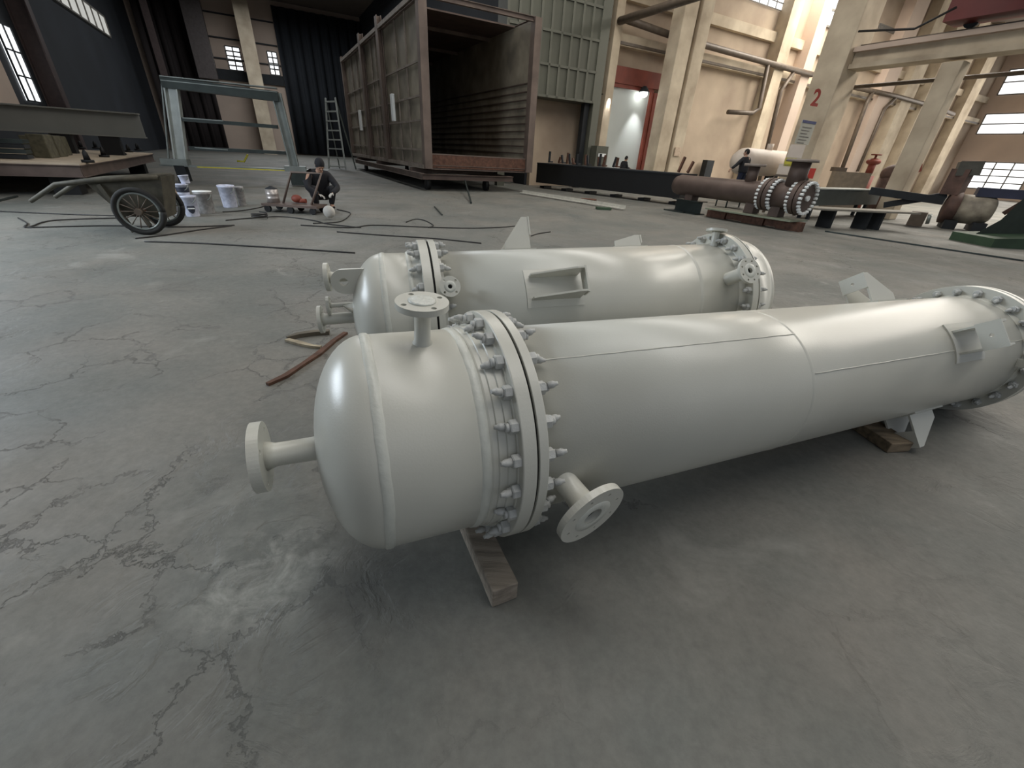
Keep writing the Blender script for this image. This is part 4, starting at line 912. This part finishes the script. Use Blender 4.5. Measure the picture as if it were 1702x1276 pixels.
MB().bar(c0-ax_*.3+UP*rD*.9, c0-ax_*.3+UP*(rD+.75), .5, .5).build('gearbox', DIRTY, t)
MB().bar(c0-ax_*.5+UP*(rD+.75), c0+ax_*.1+UP*(rD+.8), .55, .42).build('motor_box', mat('olive_motor_box', S(86, 84, 76), .7), t)
MB().bar(c0+ax_*.3+UP*(rD+.1), c0+ax_*(Ld+.9)+UP*(rD+.1), .5, .28).build('blue_beam', BLUED, t)
MB().tube([c0+ax_*(Ld+1.3)+UP*(rD+.45), c0+ax_*(Ld+1.0)+UP*(rD+.5), c0+ax_*(Ld+.6)+UP*(rD-.1), c0+ax_*(Ld+.3)+UP*(rD-.5)], .07).build('pipe', DIRTY, t)
for s in (0, Ld*.8): P = c0+ax_*s; MB().bar(Vector((P.x, P.y, 0)), P-UP*rD*.8, 1.1, .35, up=tuple(ax_)).build('saddle', DARK, t)
MB().bar(c0-ax_*.4+UP*.2, c0-ax_*2.6+UP*.35, .35, .25).bar(c0-ax_*.4+UP*.4, c0-ax_*2.0+UP*(-.1), .2, .2).build('drive_linkage', DARK, t)
Pg = G(1702, 408); c = onV(1700, 350, Pg); n = -Vector((Pg.x, Pg.y, 0)).normalized()
t = thing('green_machine', 'dark green machine standing at the right edge of the view', 'machine', Pg)
z1_ = onV(1700, 305, Pg).z
MB().prism([Pg-_r*2.0, Pg+_r*2, Pg+_r*2+UP*z1_, Pg-_r*.7+UP*z1_, Pg-_r*1.1+UP*z1_*.45], -n*1.2).build('frame', mat('dark_green_frame', S(50, 58, 50), .7), t)
MB().bar(Pg-_r*1.6+UP*.16+n*.3, Pg+_r*2+UP*.16+n*.3, 1.2, .3).build('base', GREEN, t)
o = MB().bar(G(1372, 384, .02), G(1702, 433, .02), .08, .03).build('floor_rail', DSTEEL); tag(o, 'thin dark rail set along the floor at the right, in front of the machines', 'rail')
o, Pg = vbox(1150, 372, 1180, 381, 1165, 382, .7)
m, Pg = vbox(1263, 276, 1330, 296, 1300, 352, .6)
mm = MB().bar(onV(1222, 290, W(9.6, 15.2)), onV(1275, 290, W(9.6, 15.2)), .4, .3)
Py = W(10.2, 17.4); a = onV(1306, 268, Py); b = onV(1322, 266, Py)
t = thing('storage_shelf', 'shelf of pale, yellow and red parcels at the foot of the numbered column', 'shelf', Vector((a.x, a.y, 0)))
b_ = onV(1345, 288, Py); a_2 = onV(1290, 288, Py); b_.z = a_2.z = (a_2.z+b_.z)/2
MB().bar(a_2-UP*.1, b_-UP*.1, .5, .06).build('shelf_board', PIPE, t)
for P in (a_2, b_): MB().bar(Vector((P.x, P.y, 0)), P-UP*.1, .08, .08).build('leg', PIPE, t)
for (nm, x0, x1, y0, y1, m_) in (('white_parcel', 1293, 1312, 272, 289, WTANK), ('yellow_box', 1304, 1322, 262, 276, YELL), ('red_box', 1338, 1354, 279, 296, REDB), ('grey_parcel', 1311, 1336, 240, 262, WTANK)):
    p, q = onV(x0, (y0+y1)/2, Py), onV(x1, (y0+y1)/2, Py); h = onV(x0, y0, Py).z-onV(x0, y1, Py).z; q.z = p.z
    MB().bar(p, q, .25, h).build(nm, m_, t)
# ---- left raised platform and what stands on it
PS = G(141, 295, .42); zt = onV(141, 272, PS).z; LS = reach(PS, A, 258)
t = thing('platform_table', 'wide low steel layout table with a dusty pale top at the left edge', 'table', Vector((PS.x, PS.y, 0)))
WB = PS.dot(B)-QL-.25
def K(a, b, z=0): return Vector((PS.x, PS.y, 0))+A*a+B*b+UP*z
MB().box(K(LS/2, -WB/2, zt-.02), (LS, WB, .04), Matrix((A, B, UP)).transposed()).build('top_plate', BEIGE, t)
MB().ibeam(K(0.03, 0, (zt+.42)/2-.02), K(0.03, -WB, (zt+.42)/2-.02), .12, zt-.42-.04, .02).build('edge_beam', BRST, t)
MB().ibeam(K(0, -.03, (zt+.42)/2-.02), K(LS, -.03, (zt+.42)/2-.02), .12, zt-.42-.04, .02).build('edge_beam', BRST, t)
for a, b in ((.5, -.5), (.5, -4), (LS-.8, -.5)): MB().bar(K(a, b, 0), K(a, b, .44), .5, .5).build('leg', BLACK, t)
def onZ(px, py, z): return G(px, py, z)
mob = mat('green_grey_timber_end', S(92, 88, 70), .9, 0, .25, 9)
for i, (px, py, w_, h) in enumerate(((80, 262, .34, .55), (97, 260, .30, .52), (108, 258, .22, .50), (64, 259, .28, .50))):
    P = G(px, py, zt); o = MB().bar(P, P+UP*h, w_, .6, up=tuple(A)).build('timber_block', mob, None, bevel=.02)
    tag(o, 'greenish timber block on the pale layout table, %s of four' % ('widest', 'second from the right', 'rightmost', 'leftmost')[i], 'timber block', 'timber blocks on the layout table')
for i, (px, py) in enumerate(((147, 270), (174, 261), (203, 257), (215, 253), (136, 247), (230, 250), (160, 247))):
    P = G(px, py, zt); o = MB().cyl(P, P+UP*.06, .13, n=12).lathe([(.06, .07), (.22, .05), (.28, .02)], P, P+UP, 10).build('screw_jack', BLACK)
    tag(o, 'small black screw jack on the pale layout table, %s' % ('at its front edge', 'third from the right', 'second from the right', 'rearmost but one', 'beside the timber blocks', 'rightmost of all', 'farther left of the middle')[i], 'jack', 'jacks on the layout table')
Pg_ = K(LS*.55, -3.0)
nrm = A
def KP(px, py, off): return onP(px, py, K(off, 0), A)
a0, a1 = KP(-20, 222, 1.2), KP(66, 240, 1.2)
t = thing('plate_stack', 'stack of long dark steel sections lying at the left of the layout table', 'steel stack', K(1.2, -4, zt))
for k in range(4): MB().bar(K(1.1+.04*k, -1.15-.0*k, zt+.06+.11*k), K(1.1+.04*k, -WB, zt+.06+.11*k), .35, .085).build('steel_section', DSTEEL if k % 2 else DARK, t)
# pale girder beyond
off = LS*.62; g0 = KP(243, 229, off); g1 = KP(235, 190, off); gl = KP(-40, 185, off)
zc = (g0.z+g1.z)/2; hh = g1.z-g0.z
t = thing('pale_girder', 'long pale grey steel girder propped over the far part of the layout table', 'girder', Vector((g0.x, g0.y, zt)))
q1_ = (g0-K(0, 0)).dot(B); q0_ = -WB-.05
gm = mat('pale_grey_girder', S(132, 132, 126), .6, .1, .10, .8)
MB().bar(K(off, q0_, zc), K(off, q1_, zc), .06, hh).build('web', gm, t)
for z in (zc-hh/2, zc+hh/2): MB().bar(K(off, q0_, z), K(off, q1_, z), .4, .04).build('flange', gm, t)
st_ = MB()
for k in range(4): st_.bar(K(off-.03, q1_-.3-1.0*k, zc-hh/2), K(off-.03, q1_-.3-1.6*k, zc+hh/2), .03, .1, up=tuple(A))
for k in range(2): MB().bar(K(off, q1_-1.0-1.2*k, zt), K(off, q1_-1.0-1.2*k, zc-hh/2), .5, .3, up=tuple(A)).build('prop', BLACK, t)
tag(MB().bar(G(-5, 334, .02), G(28, 326, .02), .05, .03).build('thin_rod', DSTEEL), 'short dark rod on the floor at the far left edge', 'rod')
# ---- trapezoid steel frame
f0, f1 = G(300, 303), G(500, 309); fd = (f1-f0).normalized(); fn = fd.cross(UP)
def FP(px, py): return onP(px, py, f0, fn)
PALEST = mat('pale_galvanised_steel', S(188, 194, 190), .4, .3, .12, 3)
t = thing('gantry_trestle', 'large grey-green steel A-shaped frame with a dark top beam and two rails', 'frame', f0)
def fbar(nm, pa, pb, wd, h, m, up=UP): return MB().bar(FP(*pa), FP(*pb), wd, h, up=tuple(up)).build(nm, m, t)
pxm = (FP(360, 200)-FP(361, 200)).length
p = FP(284, 137); q = FP(302, 270); MB().ibeam(p, q, .30, 20*pxm, .04, up=tuple(fd)).build('post', PALEST, t)
p = FP(459, 155); q = FP(490, 278); MB().ibeam(p, q, .30, 17*pxm, .04, up=tuple(fd)).build('post', STEELG, t)
fbar('top_beam', (270, 137), (463, 161), .35, 16*pxm, DSTEEL)
fbar('top_edge', (268, 127), (460, 147), .37, 1.5*pxm, STEELG); fbar('top_edge', (270, 134), (462, 154), .37, 1.2*pxm, STEELG)
fbar('outer_edge', (268, 127), (281, 268), .1, 2*pxm, STEELG, fd)
fbar('rail', (300, 198), (462, 211), .2, 6*pxm, DSTEEL); fbar('rail_edge', (305, 196), (372, 201), .22, 1.6*pxm, STEELG)
fbar('rail', (315, 246), (475, 254), .2, 6*pxm, DSTEEL); fbar('rail_edge', (325, 245), (380, 249), .22, 1.6*pxm, STEELG)
fbar('base_beam', (268, 274), (546, 284), .35, 3*pxm, STEELG); fbar('yellow_strip', (330, 277), (476, 283), .37, 2*pxm, YELL)
fbar('foot_pad', (270, 268), (314, 270), .45, 11*pxm, STEELG); fbar('foot_pad', (474, 280), (509, 281), .45, 10*pxm, STEELG)
fbar('support_block', (296, 288), (313, 288), .4, 28*pxm, DARK); fbar('support_block', (484, 297), (511, 298), .4, 22*pxm, DSTEEL)
o = MB().tube([FP(391, 268)-fn*.3, FP(403, 269)-fn*.3, FP(409, 257)-fn*.3], .035, 6).build('hanging_strap', YELL, None); tag(o, 'yellow V-shaped strap hanging inside the grey steel frame', 'strap')
# ---- step ladder
l0, l1 = G(547, 281), G(573, 283); ld = (l1-l0).normalized(); ln = ld.cross(UP)
def LP(px, py): return onP(px, py, l0, ln)
t = thing('step_ladder', 'tall pale aluminium stepladder standing before the dark curtain', 'ladder', l0)
A0, A1, B0, B1 = LP(541, 163), LP(547, 280), LP(557, 162), LP(575, 282)
MB().bar(A0, A1, .09, .09).build('rail', PALEST, t); MB().bar(B0, B1, .09, .09).build('rail', PALEST, t)
for k in range(8): f = .05+.13*k; MB().bar(A0+(A1-A0)*f, B0+(B1-B0)*f, .16, .07).build('step', PALEST, t)
for P, Q_ in ((A0, A1), (B0, B1)): MB().bar(P, Q_-ln*1.1, .06, .06).build('rear_leg', STEELG, t)
# ---- handcart with spoked wheels
w0 = G(246, 390); w1 = G(279, 376); r = onV(243, 311, w0).z/2
axd = (w1-w0); gap = axd.length; axd.normalize(); fw = UP.cross(axd); fw = fw if proj(w0+fw)[0] > proj(w0)[0] else -fw
t = thing('handcart', 'rusty two-wheeled handcart with spoked wheels and long handles', 'cart', w0)
def wheel(P):
    c = P+UP*r; n = 40
    tyr = MB().tube([c+(fw*math.cos(2*math.pi*k/n)+UP*math.sin(2*math.pi*k/n))*(r-.035) for k in range(n+1)], .038, 8).build('wheel', TYRE, t)
    MB().tube([c+(fw*math.cos(2*math.pi*k/n)+UP*math.sin(2*math.pi*k/n))*(r-.085) for k in range(n+1)], .018, 6).build('rim', STEELG, tyr)
    sp = MB()
    for k in range(14): a = 2*math.pi*k/14; sp.tube([c, c+(fw*math.cos(a)+UP*math.sin(a))*(r-.08)], .008, 5)
    sp.cyl(c-axd*.07, c+axd*.07, .05).build('spoke', PIPE, tyr)
wheel(w0); wheel(w1)
cm = (w0+w1)/2+UP*r
MB().cyl(w0+UP*r, w1+UP*r, .03).build('axle', RUST, t)
def CP(f, s, z): return cm+fw*f+axd*s+UP*z
hw = gap*.36
tray = MB()
zr = onV(240, 300, w0).z-r
# an open trough: rim wide, bottom narrow
rim = [CP(-.62, -hw, zr-.05), CP(.40, -hw, zr+.06), CP(.40, hw, zr+.06), CP(-.62, hw, zr-.05)]
bt = [CP(-.30, -hw*.8, -.10), CP(.26, -hw*.8, -.12), CP(.26, hw*.8, -.12), CP(-.30, hw*.8, -.10)]
rim2 = [p+(cm+UP*zr-p)*.06 for p in rim]; bt2 = [p+UP*.03+(cm-p)*.05 for p in bt]
tray.add(rim+bt+rim2+bt2, [(i, (i+1) % 4, 4+(i+1) % 4, 4+i) for i in range(4)]+[(4, 5, 6, 7)]+[(8+i, 8+(i+1) % 4, 12+(i+1) % 4, 12+i) for i in range(4)]+[(12, 13, 14, 15)]+[(i, (i+1) % 4, 8+(i+1) % 4, 8+i) for i in range(4)])
tray.build('tray', CARTM, t)
he = onP(72, 331, cm, axd); hf = (he-cm).dot(fw)
for s in (-hw, hw): MB().tube([CP(.36, s, zr+.05), CP(-.6, s, zr-.04), CP((hf-.6)*.5, s, (zr-.04+(he-cm).z)*.5+.09), CP(hf, s, (he-cm).z), ], [.035, .04, .036, .028], 8).build('handle', CARTM, t)
MB().bar(CP(-.45, -hw, zr-.08), CP(-.22, -hw, -r+.02), .05, .06).bar(CP(-.45, hw, zr-.08), CP(-.22, hw, -r+.02), .05, .06).build('prop_leg', CARTM, t)
# ---- buckets and tins
def bucket(px, yb, yt, wpx, label, m, lid=None, base=None, tilt=None, emblem=False, band=None, group=None, cat='bucket'):
    P = G(px, yb) if base is None else base(px, yb)
    d = (P-EYEP).length; h = onV(px, yt, P).z-P.z; rr_ = (onV(px+wpx/2, (yb+yt)/2, P)-onV(px-wpx/2, (yb+yt)/2, P)).length/2
    n = -Vector((P.x, P.y, 0)).normalized(); P = P-n*rr_*.6
    ax = UP if not tilt else (UP+_r*tilt).normalized()
    t = thing('paint_bucket' if cat == 'bucket' else 'paint_tin', label, cat, P, group=group)
    MB().lathe([(0, rr_*.86), (.01, rr_*.88), (h*.86, rr_*.98), (h*.87, rr_*1.05), (h*.97, rr_*1.06), (h*.97, rr_*.98), (h*.9, rr_*.9)], P, P+ax, 28).build('body', m, t)
    MB().tube([P+ax*h*.88+_r*rr_*1.05*math.cos(a*math.pi/10)+(n*.7*rr_-ax*rr_*.8)*math.sin(a*math.pi/10) for a in range(11)], .009, 6).build('handle', STEELG, t)
    if lid: MB().lathe([(h*.965, rr_*1.08), (h*1.0, rr_*1.08), (h*1.0, rr_*.3)], P, P+ax, 28).build('lid', lid, t)
    if emblem:
        R0 = rr_*.985; vs = []; k = 9
        sh = [(-.5, .32), (.5, .32), (.62, .1), (.40, -.35), (0, -.55), (-.40, -.35), (-.62, .1)]
        for x, y in sh: a = x*.9; vs.append(P+UP*(h*.38+y*h*.42)+(n*math.cos(a)+UP.cross(n)*math.sin(a))*R0)
        vs2 = [v+n*.006 for v in vs]; MB().add(vs+vs2+[P+UP*h*.36+n*(R0+.012)], [(i, (i+1) % 7, 7+(i+1) % 7, 7+i) for i in range(7)]+[(7+i, 7+(i+1) % 7, 14) for i in range(7)]).build('emblem', LABEL, t)
        MB().bar(P+UP*h*.40+n*(R0+.014)-UP.cross(n)*.06, P+UP*h*.40+n*(R0+.014)+UP.cross(n)*.06, .006, .02).build('emblem_line', WHITEM, t)
    if band:
        MB().lathe([(h*.25, rr_*.925), (h*.25, rr_*.93), (h*.62, rr_*.965), (h*.62, rr_*.96)], P, P+ax, 28, False).build('label_band', band, t)
    return t, P, h, rr_
G4 = None
b1, Pb1, hb1, rb1 = bucket(322, 360, 324, 27, 'white bucket with a black shield emblem, nearest of the bucket group', BUCK, emblem=True)
bucket(318, 0, 0, 0, '', BUCK) if False else None
def on_top(P, h): return lambda px, py: P+UP*h
def stacked(px, wpx, hpx, P, h, label, m, tilt=None, band=None, lid=None):
    # a bucket standing on another's rim
    n = -Vector((P.x, P.y, 0)).normalized(); s = onV(px, 320, P)-onV(px-1, 320, P); u = s.length
    base = P+UP*(h*1.0)+(onV(px, 320, P)-onV(proj(P)[0], 320, P)); r_ = wpx*u/2; hh_ = hpx*u*1.05
    t = thing('paint_bucket', label, 'bucket', base); ax = UP if not tilt else (UP+_r*tilt).normalized()
    MB().lathe([(0.0, r_*.86), (.01, r_*.88), (hh_*.86, r_*.98), (hh_*.87, r_*1.06), (hh_*.97, r_*1.06), (hh_*.9, r_*.9)], base+UP*.004, base+ax, 26).build('body', m, t)
    MB().tube([base+ax*hh_*.88+_r*r_*1.05*math.cos(a*math.pi/10)+(n*.7*r_-ax*r_*.8)*math.sin(a*math.pi/10) for a in range(11)], .009, 6).build('handle', STEELG, t)
    if band: MB().lathe([(hh_*.25, r_*.93), (hh_*.7, r_*.98)], base, base+ax, 26, False).build('label_band', band, t)
    return base, hh_
b_, h_ = stacked(317, 23, 19, Pb1, hb1, 'white bucket with a dark label stacked on the emblem bucket', BUCK, band=LABEL)
stacked(315, 17, 15, b_, h_, 'small tilted pale bucket topmost of the stack of three', BUCK, tilt=-.12)
bucket(346, 355, 318, 30, 'grey smeared bucket with a white lid right of the emblem bucket', BUCK2, lid=WHITEM)
bucket(384, 345, 307, 28, 'tall white bucket with purple-grey streaks, second from the right', BUCK)
bucket(404, 342, 309, 15, 'narrow grey bucket at the right end of the bucket group', BUCK2)
bucket(291, 338, 292, 22, 'big tan bucket partly hidden behind the handcart wheels', BUCKT)
bucket(297, 358, 334, 14, 'small pale bucket between the cart wheel and the emblem bucket', BUCK2)
# ---- small flat trolley with tall handle
d0, d1 = G(436, 352), G(528, 358); dd = (d1-d0).normalized(); dn = dd.cross(UP); dn = dn if dn.dot(d0) < 0 else -dn
Ld = (d1-d0).length; zd = onV(480, 343, (d0+d1)/2).z; zd = max(zd, .16)
t = thing('flat_trolley', 'small brown flat trolley with a tall tube handle in front of the crouching person', 'trolley', d0)
def TQ(s, w_, z): return d0+dd*s-dn*w_+UP*z
MB().bar(TQ(0, .3, zd), TQ(Ld, .3, zd), .56, .05).build('deck', BRST, t)
for s in (.12, Ld*.5, Ld-.12):
    for w_ in (.06, .54): MB().cyl(TQ(s, w_-.03, .075), TQ(s, w_+.03, .075), .075, n=14).build('wheel', BLACK, t)
for s in (.12, Ld-.12): MB().bar(TQ(s, .06, .11), TQ(s, .06, zd), .06, .06).bar(TQ(s, .54, .11), TQ(s, .54, zd), .06, .06).build('wheel_fork', DARK, t)
pl_ = (d0+d1)/2
h1 = onP(484, 286, TQ(0, .3, 0), dn); h2 = onP(534, 288, TQ(0, .3, 0), dn); k1 = onP(472, 344, TQ(0, .3, 0), dn); k2 = onP(517, 338, TQ(0, .3, 0), dn)
k1.z = zd+.02; k2.z = zd+.02
MB().tube([k1, h1, h2, k2], .028, 8).build('handle', BOXS, t)
P = TQ(.12, .35, zd+.025)
bucket(445, 0, 0, 0, '', TIN) if False else None
hT = onV(445, 309, P).z-P.z; rT = (onV(455, 330, P)-onV(433, 330, P)).length/2
t = thing('paint_tin', 'ribbed white-and-brown tin with a dark coned cap on the flat trolley', 'tin', P)
MB().lathe([(0, rT), (hT*.25, rT), (hT*.27, rT*1.04), (hT*.29, rT), (hT*.5, rT), (hT*.52, rT*1.04), (hT*.54, rT), (hT*.82, rT)], P, P+UP, 26).build('body', TIN, t)
MB().lathe([(hT*.82, rT*.98), (hT*.9, rT*.75), (hT*.97, rT*.3), (hT, rT*.28)], P, P+UP, 20).build('cap', DARK, t)
P = TQ(Ld*.50, .42, zd+.025); o = MB().sph(P+UP*.10, .1, (1.2, 1, .9)).cyl(P+UP*.06, P+UP*.06+dd*.22, .05).build('spray_gun', REDC); tag(o, 'small red-and-pale tool lying on the middle of the flat trolley', 'tool')
# ---- cables and hoses on the floor
cables = [
 ('thin dark cable lying left of the handcart, farthest strand', [(0, 351), (90, 355), (180, 358), (260, 359)]),
 ('looped dark hose on the floor left of the cart wheels', [(30, 362), (45, 371), (40, 377), (52, 376), (90, 366), (200, 362)]),
 ('dark hose running under the handcart from the left', [(45, 378), (120, 376), (190, 375), (300, 377), (390, 374)]),
 ('thin hose curving in front of the cart wheel', [(225, 396), (270, 391), (330, 382), (385, 375)]),
 ('dark cable from the buckets to the flat trolley', [(370, 352), (400, 350), (430, 345), (440, 342)]),
 ('thin cable passing in front of the flat trolley', [(375, 366), (420, 362), (470, 360), (520, 366), (545, 372), (600, 378)]),
 ('dark cable hooked beside the crouching person', [(560, 348), (578, 352), (582, 356), (565, 368), (520, 371)]),
 ('long thin cable crossing the open floor behind the rear vessel', [(240, 401), (330, 404), (420, 409), (500, 414), (590, 420)]),
 ('long dark cable running across the floor towards the rear vessel', [(500, 374), (580, 378), (620, 374), (700, 377), (780, 379), (840, 377), (880, 372)]),
 ('short curled cable near the centre of the floor', [(675, 369), (690, 364), (705, 366), (720, 374), (712, 378)]),
 ('short dark cable right of the rear vessel top lug', [(883, 392), (895, 388), (915, 385)]),
 ('faint cable crossing the floor behind the vessels', [(560, 385), (640, 391), (720, 396), (800, 404)]),
]
for lab, pts in cables:
    w_ = [G(x, y, .012) for x, y in pts]; fine = []
    for i in range(len(w_)-1):
        p0_, p1_, p2_, p3_ = w_[max(i-1, 0)], w_[i], w_[i+1], w_[min(i+2, len(w_)-1)]
        for k in range(6):
            s = k/6; fine.append(.5*((2*p1_)+(p2_-p0_)*s+(2*p0_-5*p1_+4*p2_-p3_)*s*s+(3*p1_-p0_-3*p2_+p3_)*s**3))
    fine.append(w_[-1]); o = MB().tube(fine, .011, 6).build('floor_cable', CABLE); tag(o, lab, 'cable')
o = MB().tube([G(432, 361, .03)+Vector((.16*math.cos(a*.63), .12*math.sin(a*.63), .004*a)) for a in range(24)], .014, 6).build('cable_coil', CABLE); tag(o, 'small flat dark coil on the floor in front of the flat trolley', 'coil')
